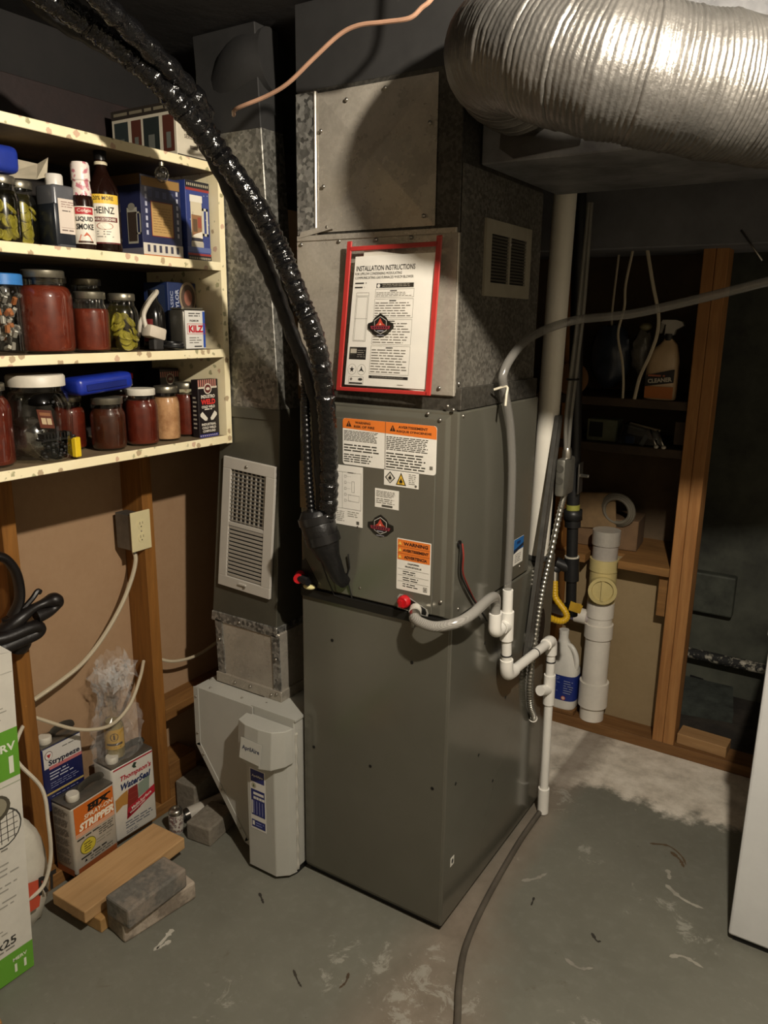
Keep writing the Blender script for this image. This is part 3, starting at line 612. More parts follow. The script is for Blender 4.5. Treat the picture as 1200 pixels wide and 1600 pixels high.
# ------------------------------------------------------------------ return duct with grille
DUCTP = M('#4f4d43', .45, .25, var=.15, vscale=5)
rd = thing('return_duct', 'tall return air duct standing on the white air cleaner', 'duct', (-.66, .16, .49))
def duct(x00, x01, x10, x11, y0, y1, z0, z1, tilt=0):
    """front left/right at bottom (x00,x01) and top (x10,x11)"""
    return MB().bev(MB().hexa([(x00, y0, z0), (x01, y0, z0), (x01, y1, z0), (x00, y1, z0), (x10, y0-tilt, z1), (x11, y0-tilt, z1), (x11, y1, z1), (x10, y1, z1)]), .002, 1)
lbx = duct(-.789, -.548, -.796, -.553, .03, .30, .505, .695).build('lower_box', GLV, rd)
MB().bbox(-.795, -.543, .022, .31, .4935, .524, .001, 1).build('base_flange', GLV, rd)
MB().hexa([(-.789, .026, .52), (-.763, .026, .52), (-.763, .031, .52), (-.789, .031, .52), (-.796, .026, .69), (-.770, .026, .69), (-.770, .031, .69), (-.796, .031, .69)]).build('corner_strip', GLVD, rd)
MB().hexa([(-.574, .026, .52), (-.548, .026, .52), (-.548, .031, .52), (-.574, .031, .52), (-.579, .026, .69), (-.553, .026, .69), (-.553, .031, .69), (-.579, .031, .69)]).build('corner_strip', GLVD, rd)
duct(-.812, -.560, -.808, -.558, .026, .302, .685, .715).build('joint_strip', GLVD, rd)
duct(-.808, -.562, -.744, -.535, .03, .30, .71, 1.30).build('middle_section', DUCTP, rd)
duct(-.75, -.532, -.75, -.532, .026, .302, 1.295, 1.325).build('joint_strip', DUCTP, rd)
duct(-.75, -.536, -.79, -.588, .03, .115, 1.32, CEIL-.01).build('upper_section', galv('galvanised_return', '#4d4c46', '#a3a199', .45, 120, .6, grime=.15, mixn=.4), rd)
duct(-.774, -.5745, -.791, -.587, .0292, .116, 2.0, CEIL-.008).build('paint_shade_band', BLACKM, rd)  # shade at the top of the return duct, put in as black colour
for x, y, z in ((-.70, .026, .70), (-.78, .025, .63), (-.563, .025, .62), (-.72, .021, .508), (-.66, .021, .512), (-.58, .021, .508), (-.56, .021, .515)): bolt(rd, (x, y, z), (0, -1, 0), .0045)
MB().sweep(cr([(-.79, .14, 2.0), (-.73, .11, 2.10), (-.65, .08, 2.15), (-.58, .09, 2.16)], 6), .075, 20).build('elbow', BLACKM, rd)
# grille: tilted with the leaning section
gc = [V((-.771, .028, .807)), V((-.577, .028, .798)), V((-.544, .028, 1.175)), V((-.729, .028, 1.187))]
gf = quadfn(gc); GW = M('#b4afa6', .45, var=.04)
gr = thing('return_grille', 'white louvred return air grille screwed on the leaning duct', 'vent', (-.66, .024, .80))
for u0, v0, u1, v1 in ((0, 0, 1, .085), (0, .915, 1, 1), (0, .085, .155, .915), (.83, .085, 1, .915)):
    MB().bev(MB().hexa([gf(u0, v0, 0), gf(u1, v0, 0), gf(u1, v1, 0), gf(u0, v1, 0), gf(u0, v0, .009), gf(u1, v0, .009), gf(u1, v1, .009), gf(u0, v1, .009)]), .0012, 1).build('frame', GW, gr)
MB().hexa([gf(.1, .06, -.0), gf(.9, .06, -.0), gf(.9, .94, -.0), gf(.1, .94, -.0), gf(.1, .06, .0006), gf(.9, .06, .0006), gf(.9, .94, .0006), gf(.1, .94, .0006)]).build('backing', BLK, gr)
MB().hexa([gf(.155, .49, .001), gf(.83, .49, .001), gf(.83, .515, .001), gf(.155, .515, .001), gf(.155, .49, .0085), gf(.83, .49, .0085), gf(.83, .515, .0085), gf(.155, .515, .0085)]).build('divider', GW, gr)
for k in range(13):
    v = .092+k*.0308; MB().hexa([gf(.155, v, .004), gf(.83, v, .004), gf(.83, v+.022, .0065), gf(.155, v+.022, .0065), gf(.155, v, .0055), gf(.83, v, .0055), gf(.83, v+.022, .008), gf(.155, v+.022, .008)]).build('slat', GW, gr)
for k in range(13):
    v = .525+k*.0302; MB().hexa([gf(.155, v, .0035), gf(.83, v, .0035), gf(.83, v+.012, .0065), gf(.155, v+.012, .0065), gf(.155, v, .0045), gf(.83, v, .0045), gf(.83, v+.012, .0075), gf(.155, v+.012, .0075)]).build('slat', GW, gr)
for k in range(8):
    u = .18+k*.085; MB().hexa([gf(u, .52, .0012), gf(u+.03, .52, .0012), gf(u+.03, .915, .0012), gf(u, .915, .0012), gf(u, .52, .0022), gf(u+.03, .52, .003), gf(u+.03, .915, .003), gf(u, .915, .0022)]).build('vane', GW, gr)
bolt(gr, gf(.46, .955, .009), (0, -1, 0), .0045); bolt(gr, gf(.52, .035, .009), (0, -1, 0), .0045)
MB().hexa([gf(.42, .05, .009), gf(.56, .05, .009), gf(.56, .062, .009), gf(.42, .062, .009), gf(.42, .05, .014), gf(.56, .05, .014), gf(.56, .062, .014), gf(.42, .062, .014)]).build('damper_lever', GW, gr)

# ------------------------------------------------------------------ air cleaner with sloping boot
AW = M('#a9a8a0', .4, var=.05, vscale=5)
ac = thing('air_cleaner', 'white air cleaner cabinet with sloping boot beside the furnace', 'air cleaner', (-.62, .2, 0))
bp = [(-.83, .49), (-.83, .30), (-.645, .035), (-.60, .02), (-.60, .49)]
fb = lambda u, v, h: V((u, h, v))
bo = MB().bev(MB().prism(bp, fb, -.038, .33), .003, 1).build('boot', AW, ac)
for a, b in ((0, 1), (1, 2), (2, 3)):
    (u0, v0), (u1, v1) = bp[a], bp[b]; n = V((v1-v0, -(u1-u0))).normalized()*-.018
    if n.x < 0: n = -n
    MB().prism([(u0, v0), (u1, v1), (u1+n.x, v1+n.y), (u0+n.x, v0+n.y)], fb, -.0405, -.037).build('boot_flange', AW, ac)
for x, z in ((-.821, .46), (-.821, .34), (-.80, .275), (-.73, .18), (-.66, .075), (-.61, .035)): bolt(ac, (x, -.0405, z), (0, -1, 0), .0035)
for x, y in ((-.78, -.02), (-.66, -.015), (-.58, .0), (-.82, .02), (-.81, .07)): bolt(ac, (x, y, .491), (0, 0, 1), .0035)
MB().bbox(-.60, -.452, -.035, .33, .02, .49, .003, 1).build('filter_housing', AW, ac)
MB().box(-.595, -.455, -.03, .32, 0, .02).build('base_skirt', BLK, ac)
dr = [(-.602, -.036), (-.602, -.06), (-.585, -.085), (-.485, -.085), (-.456, -.06), (-.447, -.036)]
fz = lambda u, v, h: V((u, v, h))
MB().bev(MB().prism(dr, fz, .015, .468), .002, 1).build('door', AW, ac)
hd = [(-.612, -.05), (-.605, -.098), (-.57, -.112), (-.52, -.114), (-.478, -.106), (-.45, -.078), (-.443, -.05)]
t_ = MB(); nb = len(hd); cx = -.53
lo = [V((u, v, .372-.012*(1-((u-cx)/.085)**2))) for u, v in hd]; hi = [V((cx+(u-cx)*.98, -.05+(v+.05)*.86, .476)) for u, v in hd]
t_.add(lo+hi, [tuple(reversed(range(nb))), tuple(range(nb, 2*nb))]+[(i, (i+1) % nb, (i+1) % nb+nb, i+nb) for i in range(nb)])
MB().bev(t_, .002, 2).build('door_hood', AW, ac)
MB().prism([(-.606, -.035), (-.606, .31), (-.447, .31), (-.447, -.035)], fz, .487, .493).build('top_plate', AW, ac)
# logo on the hood front
hv = hi[3]-lo[3]
pnl = planefn((-.568, -.1135, .405), (1, 0, 0), (0, .14, 1))
lbo = MB().prism([(-.012, -.026), (.062, -.03), (.064, .03), (-.010, .034)], pnl, 0, .0008).build('nameplate', M('#b3b2aa', .35, var=0), ac)
P = Print(planefn(pnl(0, 0, .0008), (1, 0, 0), (0, .14, 1)), .0003); P.text('AprilAire', .027, .006, .062, .016, '#3b3f52', 1, .03); P.build(lbo)
lbo = MB().prism([(0, 0), (.056, 0), (.056, .193), (0, .193)], planefn((-.573, -.0852, .142), (1, 0, 0), (0, 0, 1)), 0, .0006).build('label', M('#d2d0c9', .5, var=0), ac)
P = Print(planefn((-.573, -.0858, .142), (1, 0, 0), (0, 0, 1)), .0003); NV = '#232a66'
P.rect(.003, .152, .053, .19, NV, 1); P.text('AprilAire', .028, .171, .04, .009, '#d2d0c9', 2, .03); P.disc(.014, .14, .009, .009, '#a9a48f', 1); P.poly([(.010, .136), (.018, .136), (.014, .147)], '#4c5a3a', 2)
P.rect(.003, .045, .053, .128, NV, 1); P.rect(.012, .112, .05, .12, '#d2d0c9', 2)
for k in range(4): P.rect(.012+.0105*k, .098, .021+.0105*k, .106, '#d2d0c9', 2); P.rect(.012+.0105*k, .05, .0135+.0105*k, .092, '#9ea3c4', 2)
P.rect(.005, .05, .009, .092, '#d2d0c9', 2); P.rect(.003, .006, .053, .03, NV, 1); P.rect(.006, .012, .014, .026, '#d2d0c9', 2); P.lines(.018, .01, .05, .026, 2, '#7f86b8', 2, 3, .4); P.build(lbo)
MB().sweep([(-.452, -.03, .02+.43*i/40) for i in range(41)], lambda i: .006+.002*math.sin(i*1.3), 6).build('sealant_bead', M('#a9a69c', .6), ac)

# ------------------------------------------------------------------ insulated refrigerant lines
ls = thing('refrigerant_lines', 'glossy black insulated refrigerant lines arching from ceiling to the coil', 'hose', (-.3, -.05, .95))
VIN = NT('black_vinyl_wrap'); _v = VIN.coords((1, 1, 1)); _n = VIN.noise(55, 3, .6, _v, .5)
VIN.set(color='#0a0a0b', rough=.16, spec=.6); VIN.bump(_n, .8, .006); VIN = VIN.m
FOAM = M('#0d0d0e', .5, var=.2, bump=.4, bscale=90)
lp = cr([(-.332, -.055, 1.07), (-.317, -.055, 1.117), (-.311, -.06, 1.228), (-.305, -.075, 1.336), (-.298, -.105, 1.455), (-.303, -.13, 1.532), (-.318, -.15, 1.592), (-.337, -.172, 1.664), (-.357, -.185, 1.716), (-.385, -.215, 1.787), (-.431, -.262, 1.877), (-.439, -.33, 1.932), (-.439, -.40, 1.974), (-.455, -.465, 2.013), (-.463, -.525, 2.036), (-.471, -.58, 2.054), (-.485, -.65, 2.085), (-.5, -.8, 2.2)], 16)
rr = random.Random(4); jig = [rr.uniform(-1, 1) for _ in lp]
MB().sweep(lp, lambda i: .0222+.0016*math.sin(i*1.9)+.0012*jig[i]+(.004 if 165 < i < 190 else 0), 18).build('wrapped_line', VIN, ls)
lp2 = cr([(-.34, -.045, 1.096), (-.345, -.05, 1.254), (-.344, -.06, 1.347), (-.353, -.085, 1.437), (-.377, -.11, 1.523), (-.399, -.13, 1.607), (-.424, -.15, 1.686), (-.455, -.175, 1.761), (-.475, -.21, 1.846), (-.482, -.275, 1.925), (-.485, -.345, 1.974), (-.505, -.41, 2.018), (-.535, -.47, 2.047), (-.575, -.55, 2.085), (-.62, -.7, 2.2)], 12)
MB().sweep(lp2, lambda i: .0165+.0012*math.sin(i*1.1), 14).build('foam_line', FOAM, ls)
lp3 = cr([(-.368, -.055, 1.085), (-.374, -.06, 1.2), (-.374, -.065, 1.33), (-.366, -.075, 1.42), (-.362, -.085, 1.47)], 40)
MB().sweep(lp3, lambda i: .0095+.0022*(i % 4 in (0, 1)), 12).build('corrugated_conduit', M('#0c0c0d', .25, var=0), ls)
lp4 = cr([(-.436, -.30, 1.938), (-.425, -.34, 1.968), (-.414, -.39, 1.99), (-.412, -.45, 2.016), (-.402, -.52, 2.04), (-.39, -.58, 2.06), (-.38, -.7, 2.15)], 10)
MB().sweep(lp4, lambda i: .019+.002*math.sin(i*.9)+(.004 if i < 12 else 0), 12).build('loose_sleeve', VIN, ls)
MB().sweep([(-.352, -.058, 1.088), (-.347, -.057, 1.070)], .0465, 18).build('tape_band', M('#161617', .3, var=.2), ls); MB().sweep([(-.338, -.055, 1.040), (-.332, -.054, 1.02)], .0440, 18).build('tape_band', M('#161617', .3, var=.2), ls)
TAPE = M('#101011', .38, var=.3, bump=.5, bscale=40)
MB().sweep([(-.355, -.058, 1.10), (-.352, -.058, 1.085), (-.335, -.055, 1.03), (-.318, -.05, .985)], lambda i: (.034, .044, .042, .027)[i], 18).build('tape_wrap', TAPE, ls)
MB().sweep([(-.318, -.05, .99), (-.309, -.04, .955), (-.303, -.03, .93), (-.30, -.012, .915)], lambda i: (.026, .022, .019, .018)[i], 14).build('taped_end', TAPE, ls)
MB().sweep([(-.285, -.016, .99), (-.282, -.014, .955), (-.29, -.015, .93), (-.283, -.014, .905), (-.278, -.01, .875), (-.29, -.012, .868), (-.33, -.013, .872), (-.345, -.02, .91), (-.37, -.022, .97)], .0018, 6).build('tie_wire', M('#1a1a1a', .4, var=0), ls)
ow = cr([(-.505, -.14, 1.985), (-.441, -.2, 1.977), (-.36, -.2, 1.99), (-.303, -.2, 2.006), (-.24, -.2, 2.04), (-.179, -.2, 2.071), (-.135, -.2, 2.080), (-.08, -.2, 2.076), (-.025, -.2, 2.073), (.0, -.2, 2.085), (.019, -.2, 2.095), (.05, -.2, 2.13), (.06, -.2, CEIL-.005)], 6)
one(MB().sweep(ow, .0042, 8), 'ceiling_cable', M('#a8826a', .5), 'thin copper coloured cable drooping below the ceiling', 'cable')

# ------------------------------------------------------------------ shelving unit
SP = NT('shelf_paper'); v = SP.coords((1, 1, 1)); cell = SP.voro(46, 'Color', v, rnd=.85); sepc = SP.n('ShaderNodeSeparateColor'); SP.l(cell, sepc.inputs[0])
dist = SP.voro(46, 'Distance', v, rnd=.85); nz = SP.noise(160, 3, .6, v)
leaf = SP.ramp(sepc.outputs[0], [(0, '#7d7a52'), (.3, '#94795a'), (.55, '#b98f78'), (.75, '#8f8d66')], 'CONSTANT')
m1 = SP.ramp(SP.math('ADD', dist, SP.math('MULTIPLY', SP.math('SUBTRACT', nz, .5), .5)), [(.30, 1.0), (.36, 0.0)])
msk = SP.math('MULTIPLY', m1, SP.ramp(sepc.outputs[1], [(.42, 0.0), (.46, .75)]))
c = SP.mix(msk, SP.ramp(SP.noise(8, 4), [(.3, '#e0d2a8'), (.7, '#ece1be')]), leaf)
SP.set(color=c, rough=.5); SP = SP.m
sh = thing('shelving_unit', 'cream floral papered wooden shelving unit fixed on the stud wall', 'shelf', (-.84, -.5, 1.2))
SX0, SX1, SY0, SY1 = -.985, -.70, -1.35, .005
SZ = (1.927, 1.693, 1.475, 1.247)
UNDER = M('#6b5a41', .75, var=.2)
for z in SZ:
    b = MB().bbox(SX0, SX1-.004, SY0, SY1, z-.0185, z, .001, 1).build('shelf_board', UNDER, sh)
    MB().bbox(SX1-.005, SX1, SY0, SY1+.001, z-.0205, z+.0005, .0012, 1).build('edging', SP, b)
ep = MB().bev(MB().prism([(SX0, 1.225), (SX1, 1.225), (SX1, 1.90), (SX1-.03, 1.945), (SX0, 1.945)], lambda u, v, h: V((u, h, v)), SY1+.0005, SY1+.02), .001, 1).build('end_panel', SP, sh)
MB().box(SX0-.002, SX0+.006, SY0, SY1, 1.225, 1.93).build('back_panel', M('#1c1611', .85, var=.3), sh)

# ------------------------------------------------------------------ jars and bottles
GLASS = clear('jar_glass', (.97, .98, .96), .03, .03, .45); LIDM = M('#8d8879', .35, .85, var=.1); LIDW = M('#cfcabb', .4, var=.05)
def food(name, c1, c2, scale=40):
    if name in MATS: return MATS[name]
    t = NT(name); n = t.noise(scale, 5, .7); t.set(color=t.ramp(n, [(.3, c1), (.7, c2)]), rough=.4, spec=.2); MATS[name] = t.m; return t.m
TOM = food('tomato', '#4b180d', '#6e2d1b'); TOM2 = food('tomato_dark', '#2e1409', '#46200f'); TOM3 = food('salsa', '#45150c', '#612314')
def jar(label, x, y, z, r, h, content, lid=LIDM, fill=.86, group='canning jars on the shelves', lidh=.016, neck=.80, slices=None):
    z += .0006; t = thing('canning_jar', label, 'jar', (x, y, z), group)
    c = (x, y, z); nh = h-lidh
    prof = [(.001, .0015), (r*.82, .001), (r*.96, .006), (r, .014), (r, nh*.74), (r*.97, nh*.80), (r*.88, nh*.87), (r*neck, nh*.91), (r*neck, nh)]
    g = MB().lathe(prof, c, 24); g.build('glass', GLASS, t)
    if content is not None:
        top = nh*fill; cp = [(rr_, zz) for rr_, zz in prof if zz < top]; rl = cp[-1][0] if top < nh*.74 else r*(1 if top < nh*.76 else .9 if top < nh*.88 else neck)
        cp = [(.001, .004)]+[(a*.965, max(b, .004)) for a, b in cp[1:]]+[(rl*.965, top), (.001, top)]
        MB().lathe(cp, c, 24).build('contents', content, t)
    if slices:
        rnd = random.Random(int((x*7+y*13)*1000)); s = MB()
        for k in range(slices):
            a = rnd.uniform(0, 6.28); rad = r*rnd.uniform(.42, .72); zz = z+.014+(nh*.74-.02)*(k+.5)/slices
            tilt = Matrix.Translation((x+math.cos(a)*rad, y+math.sin(a)*rad, zz)) @ Matrix.Rotation(a, 4, 'Z') @ Matrix.Rotation(rnd.uniform(.7, 1.5), 4, 'Y')
            q = r*rnd.uniform(.30, .44); s._join(MB().lathe([(.001, .002), (q*.75, .0024), (q*.8, .0035), (q, .002), (q, -.002), (.001, -.002)], (0, 0, 0), 10).xf(tilt))
        s.build('slices', food('pickle', '#7d7638', '#aca266', 60), t)['kind'] = 'stuff'
    if lid is not None:
        MB().lathe([(r*neck*1.04, 0), (r*neck*1.06, .001), (r*neck*1.06, lidh-.002), (r*neck*1.0, lidh), (r*neck*.8, lidh), (.001, lidh-.0008)], (x, y, z+nh), 24).build('lid', lid, t)
    return t
BRINE = clear('brine', (.86, .84, .5), .2, .02, .08)
z2, z3, z4, z1 = SZ[1], SZ[2], SZ[3], SZ[0]
# shelf 2 (second from the top)
jar('pickle jar at the left edge below the blue case', -.765, -.541, z2, .035, .128, BRINE, LIDM, .9, slices=26)
jar('pickle jar beside the grey plastic bottle', -.80, -.479, z2, .034, .13, BRINE, LIDM, .9, slices=26)
# shelf 3
jar('large quart jar of tomato sauce on the middle shelf', -.765, -.463, z3, .057, .172, TOM, LIDM, .9, neck=.72)
jar('pint jar of tomato sauce beside the large tomato jar', -.752, -.360, z3, .0405, .132, TOM, LIDM, .82)
jar('jar of sliced pickles with brass lid beside tomato sauce', -.745, -.278, z3, .0355, .131, BRINE, LIDM, .9, slices=30)
jar('empty jar standing behind the pint of tomato sauce', -.875, -.37, z3, .042, .168, None, LIDM)
jar('empty jar standing behind the middle shelf pickles', -.90, -.255, z3, .042, .168, None, LIDM)
# shelf 4
jar('red sauce jar cut off at the left edge of lowest shelf', -.775, -.613, z4, .048, .172, TOM3, LIDM, .92, neck=.75)
jar('salsa jar half hidden under the blue case', -.835, -.378, z4, .036, .128, TOM3, LIDM, .9)
jar('jar of dark brown red preserve on the lowest shelf', -.762, -.326, z4, .0405, .124, TOM2, LIDM, .9, neck=.84)
jar('red jam jar with a white screw lid', -.757, -.230, z4, .0405, .138, TOM3, LIDW, .9, neck=.82)
jar('jar of pale pickled onions with brass lid', -.765, -.143, z4, .034, .138, food('onion', '#8a5d3c', '#c59a70', 28), LIDM, .9, neck=.84)
jar('red jar between the onions and the cold weld box', -.786, -.056, z4, .033, .141, TOM3, LIDM, .88, neck=.84)
jar('jar with white lid behind the red jam jar', -.88, -.195, z4, .042, .152, TOM2, LIDW, .8)

# jar of bits with blue lid
t = thing('plastic_jar', 'clear jar of small odds and ends with bright blue lid', 'jar', (-.765, -.56, z3+.0006)); c = (-.765, -.56, z3+.0006)
MB().lathe([(.001, .002), (.036, .001), (.043, .008), (.043, .118), (.04, .138), (.038, .142)], c, 24).build('body', GLASS, t)
MB().lathe([(.0415, .138), (.0415, .158), (.039, .16), (.001, .16)], c, 24).build('lid', M('#2f6fb0', .4), t)
s = MB(); rnd = random.Random(3); cols = {}
for k in range(60):
    a = rnd.uniform(0, 6.28); q = .034*math.sqrt(rnd.random()); p = V((c[0]+q*math.cos(a), c[1]+q*math.sin(a), c[2]+.012+.115*rnd.random()))
    key = rnd.choice(['#8f8a80', '#b8b2a4', '#5d5a55', '#99958c', '#a8683c', '#6f6c66', '#7d7a74', '#a8a49a']); cols.setdefault(key, MB())._join(MB().bbox(-.008, .008, -.004, .004, -.004, .004, .001, 1).xf(Matrix.Translation(p) @ Euler((rnd.random()*3, rnd.random()*3, 0)).to_matrix().to_4x4()))
for k, mb in cols.items(): mb.build('small_parts', M(k, .4, .3, var=0), t)['kind'] = 'stuff'

def bottle(name, label, cat, x, y, z, prof, mat, n=24):
    t = thing(name, label, cat, (x, y, z+.0006)); MB().lathe(prof, (x, y, z+.0006), n).build('body', mat, t); return t
AIM = math.atan2(-1.515+.35, .765+.76)
# Worcestershire bottle
t = bottle('sauce_bottle', 'tall dark brown Worcestershire sauce bottle with white label', 'bottle', -.755, -.302, z2, [(.001, .002), (.034, .001), (.036, .006), (.036, .125), (.033, .138), (.018, .165), (.0125, .178), (.0125, .20)], M('#1a0c08', .12, var=0))
c = (-.755, -.302, z2+.0006)
MB().lathe([(.0135, .195), (.0135, .214), (.012, .216), (.001, .216)], c, 16).build('cap', M('#121010', .35), t); MB().lathe([(.0145, .185), (.0145, .19), (.013, .192)], c, 16).build('neck_ring', M('#c8bda0', .5), t)
lbm = MB().lathe([(.0363, .018), (.0363, .118)], c, 16, a0=AIM-1.0, a1=AIM+1.0).build('paper_label', M('#ded6c4', .5, var=0), t)
P = Print(cylfn(c, .0364, AIM), .0003)
P.rect(-.036, .102, .036, .121, '#d9b23a', 1, 10); P.text('20% MORE', 0, .113, .044, .0085, '#201812', 2, .012); P.text('HEINZ', 0, .088, .046, .014, '#1b1512', 2, .012)
P.rect(-.03, .064, .03, .074, '#5d1a1a', 1, 8); P.text('WORCESTERSHIRE', 0, .069, .05, .006, '#e0d8c6', 2, .02); P.disc(0, .055, .018, .008, '#9a5a48', 1); P.disc(0, .055, .016, .0065, '#ded6c4', 2); P.lines(-.018, .03, .018, .046, 3, '#8a8478', 2, 5, .4); P.rect(-.036, .018, .036, .021, '#5d1a1a', 1, 8)
P.build(lbm)
# liquid smoke
t = bottle('seasoning_bottle', 'small liquid smoke bottle with white patterned shrink cap', 'bottle', -.735, -.372, z2, [(.001, .002), (.022, .001), (.023, .005), (.023, .10), (.019, .115), (.013, .12)], M('#20100b', .15, var=0)); c = (-.735, -.372, z2+.0006)
_w = NT('shrink_wrap'); _w.set(color=_w.ramp(_w.noise(90, 2, .5), [(.52, '#d9cfc6'), (.6, '#b5707a')]), rough=.4); MB().lathe([(.0205, .105), (.0195, .125), (.0175, .14), (.0195, .142), (.0195, .172), (.017, .178), (.001, .178)], c, 20).build('shrink_cap', _w.m, t)
a_ = AIM+.1; lbm = MB().lathe([(.0233, .012), (.0233, .088)], c, 14, a0=a_-1.2, a1=a_+1.2).build('paper_label', M('#d8d1c2', .5, var=0), t)
P = Print(cylfn(c, .0234, a_), .0003); P.rect(-.02, .072, .02, .086, '#a8242a', 1, 8); P.text('Colgin', 0, .079, .03, .008, '#e8dfd0', 2, .01); P.text('LIQUID', 0, .062, .038, .011, '#1d1b1a', 2, .03); P.text('SMOKE', 0, .047, .038, .012, '#1d1b1a', 2, .03); P.poly([(-.014, .018), (.014, .018), (.008, .03), (.002, .036), (-.004, .028), (-.01, .031)], '#b5532c', 2); P.rect(-.016, .014, .016, .018, '#3d2416', 2, 4); P.build(lbm)
# grey plastic bottle
t = thing('plastic_bottle', 'square grey plastic bottle with white cap and paper label', 'bottle', (-.765, -.415, z2+.0006))
bz = z2+.0006; lo_ = MB().bbox(-.80, -.737, -.441, -.386, bz, bz+.128, .008, 3, True); lo_.build('body', M('#55565a', .3, var=.1), t)
MB().bbox(-.801, -.7362, -.442, -.3855, bz+.002, bz+.095, .008, 2, True).build('liquid', M('#20242a', .25, var=0), t)
MB().lathe([(.016, .126), (.018, .128), (.018, .148), (.016, .151), (.001, .151)], (-.768, -.414, bz), 18).build('cap', M('#cfcac0', .4), t)
fx = planefn(V((-.7362, -.441, bz+.03)), (0, 1, 0), (0, 0, 1))
lbm = MB().prism([(.009, 0), (.053, 0), (.053, .07), (.009, .07)], fx, .0003, .0009).build('paper_label', M('#cbbfb2', .6, var=0), t)
P = Print(lambda a, b, h: fx(a*.88, b, h+.0009), .0003); P.lines(.018, .052, .056, .066, 3, '#8a6d66', 2, 1, .3); P.lines(.02, .044, .05, .048, 1, '#5d5550', 2, 2, .5); P.rect(.014, .012, .058, .0125, '#8a6d66', 2); P.lines(.016, .004, .05, .01, 1, '#6d6058', 2, 3, .4); P.build(lbm)
# blue case, paper slip
one(MB().bbox(-.79, -.725, -.62, -.515, z2+.131, z2+.183, .014, 3, True).rot((-.75, -.55, 0), 'Z', -4), 'blue_case', M('#1b2f86', .35), 'rounded blue plastic case resting on the pickle jar at upper left', 'case')
ps = [V((-.80, -.53, z2+.132)), V((-.76, -.46, z2+.134)), V((-.81, -.42, z2+.175)), V((-.845, -.50, z2+.185))]
one(MB().add([ps[0], ps[1], (-.775, -.425, z2+.145), (-.80, -.40, z2+.19), ps[2], ps[3]], [(0, 1, 4, 5), (1, 2, 3, 4)]).bev(MB().box(-.85, -.80, -.5, -.499, z2+.13, z2+.131), .0003, 1), 'paper_slip', M('#b3a993', .7, var=.15), 'crumpled paper slip lying on the pickle jar lids', 'paper')
# stein boxes
def carton_box(name, label, x0, x1, y0, y1, z0, z1, mat):
    t = thing(name, label, 'box', ((x0+x1)/2, (y0+y1)/2, z0+.0005)); MB().bbox(x0, x1, y0, y1, z0+.0005, z1, .0015, 1).build('carton', mat, t)
    fr_ = Print(planefn((x1, y0, z0), (0, 1, 0), (0, 0, 1)), .0004); sd = Print(planefn((x0, y0, z0), (1, 0, 0), (0, 0, 1)), .0004)
    return t, fr_, sd
BLUEB = M('#2b3a78', .4, var=.1)
t, P, S = carton_box('stein_box', 'blue mug gift box with tan window panel on second shelf', -.87, -.735, -.212, -.088, z2, 1.876, M('#232747', .4, var=.1))
P.rect(.004, .158, .120, .178, '#8a6a3a', 1); P.rect(.03, .05, .095, .125, '#b08e58', 1); P.frame(.028, .048, .097, .127, .0015, '#7d2f2a', 2); P.lines(.034, .056, .092, .115, 10, '#8a6d44', 2, 4, .25, .1)
P.rect(.0, .006, .124, .032, '#c9c2b4', 1); P.rect(.0, .0, .124, .006, '#b5652c', 2)
for k in range(6): P.rect(.012+.018*k, .012, .02+.018*k, .028, '#3b3a4a', 2)
for k in range(7): P.rect(.012, .05+.016*k, .018, .06+.016*k, '#aeb0c0', 1); P.rect(.108, .05+.016*k, .114, .06+.016*k, '#aeb0c0', 1)
for k in range(4): P.rect(.022+.022*k, .135, .034+.022*k, .15, '#4a5070', 1)
S.rect(.0, .160, .135, .183, '#5c4424', 1); S.rect(.0, .0, .135, .02, '#6d6a72', 1); S.rect(.085, .03, .12, .11, '#a9a596', 1); S.rect(.088, .035, .117, .10, '#3b2f26', 2); S.frame(.115, .05, .132, .10, .004, '#a9a596', 2); S.disc(.102, .112, .012, .008, '#8a8678', 2)
P.build(t); S.build(t)
t, P, S = carton_box('stein_box', 'blue gift box with printed beer mug beside the shelf end', -.87, -.728, -.078, .0015, z2, 1.882, BLUEB)
P.rect(0, .172, .0795, .189, '#14141c', 1); P.rect(0, .166, .0795, .172, '#8a2f2c', 1); P.rect(0, 0, .0795, .014, '#14141c', 1); P.rect(0, .014, .0795, .019, '#8a2f2c', 1)
for k in range(12): P.rect(.004+.0062*k, .177, .007+.0062*k, .183, '#b0a88e', 2); P.rect(.004+.0062*k, .005, .007+.0062*k, .010, '#b0a88e', 2)
P.rect(.014, .042, .052, .15, '#c6bba0', 1); P.rect(.012, .14, .054, .156, '#d8d2c4', 2); P.rect(.012, .034, .054, .046, '#a8a294', 2); P.rect(.016, .06, .050, .11, '#8a6444', 2); P.rect(.02, .07, .034, .1, '#5a4632', 3); P.rect(.036, .08, .048, .105, '#8f4636', 3); P.poly([(.016, .06), (.05, .055), (.05, .072), (.03, .066)], '#d8d0c0', 3); P.rect(.014, .048, .052, .056, '#2c2a36', 2)
P.frame(.052, .062, .072, .128, .006, '#c0bcae', 2); P.rect(.0, .022, .0795, .034, '#53608f', 1)
for k in range(16): P.disc(random.Random(k).uniform(.004, .076), random.Random(k+50).uniform(.04, .162), .0012, .0012, '#c8ccd8', 1, 6)
P.build(t)
t, P, S = carton_box('mug_box', 'white windowed collector mug box on the top shelf', -.94, -.712, -.112, .0, z1, 2.048, M('#bdb5a2', .5, var=.08))
S.rect(0, .1, .228, .121, '#262019', 1); S.lines(.01, .104, .22, .118, 1, '#6d6654', 2, 1, .5)
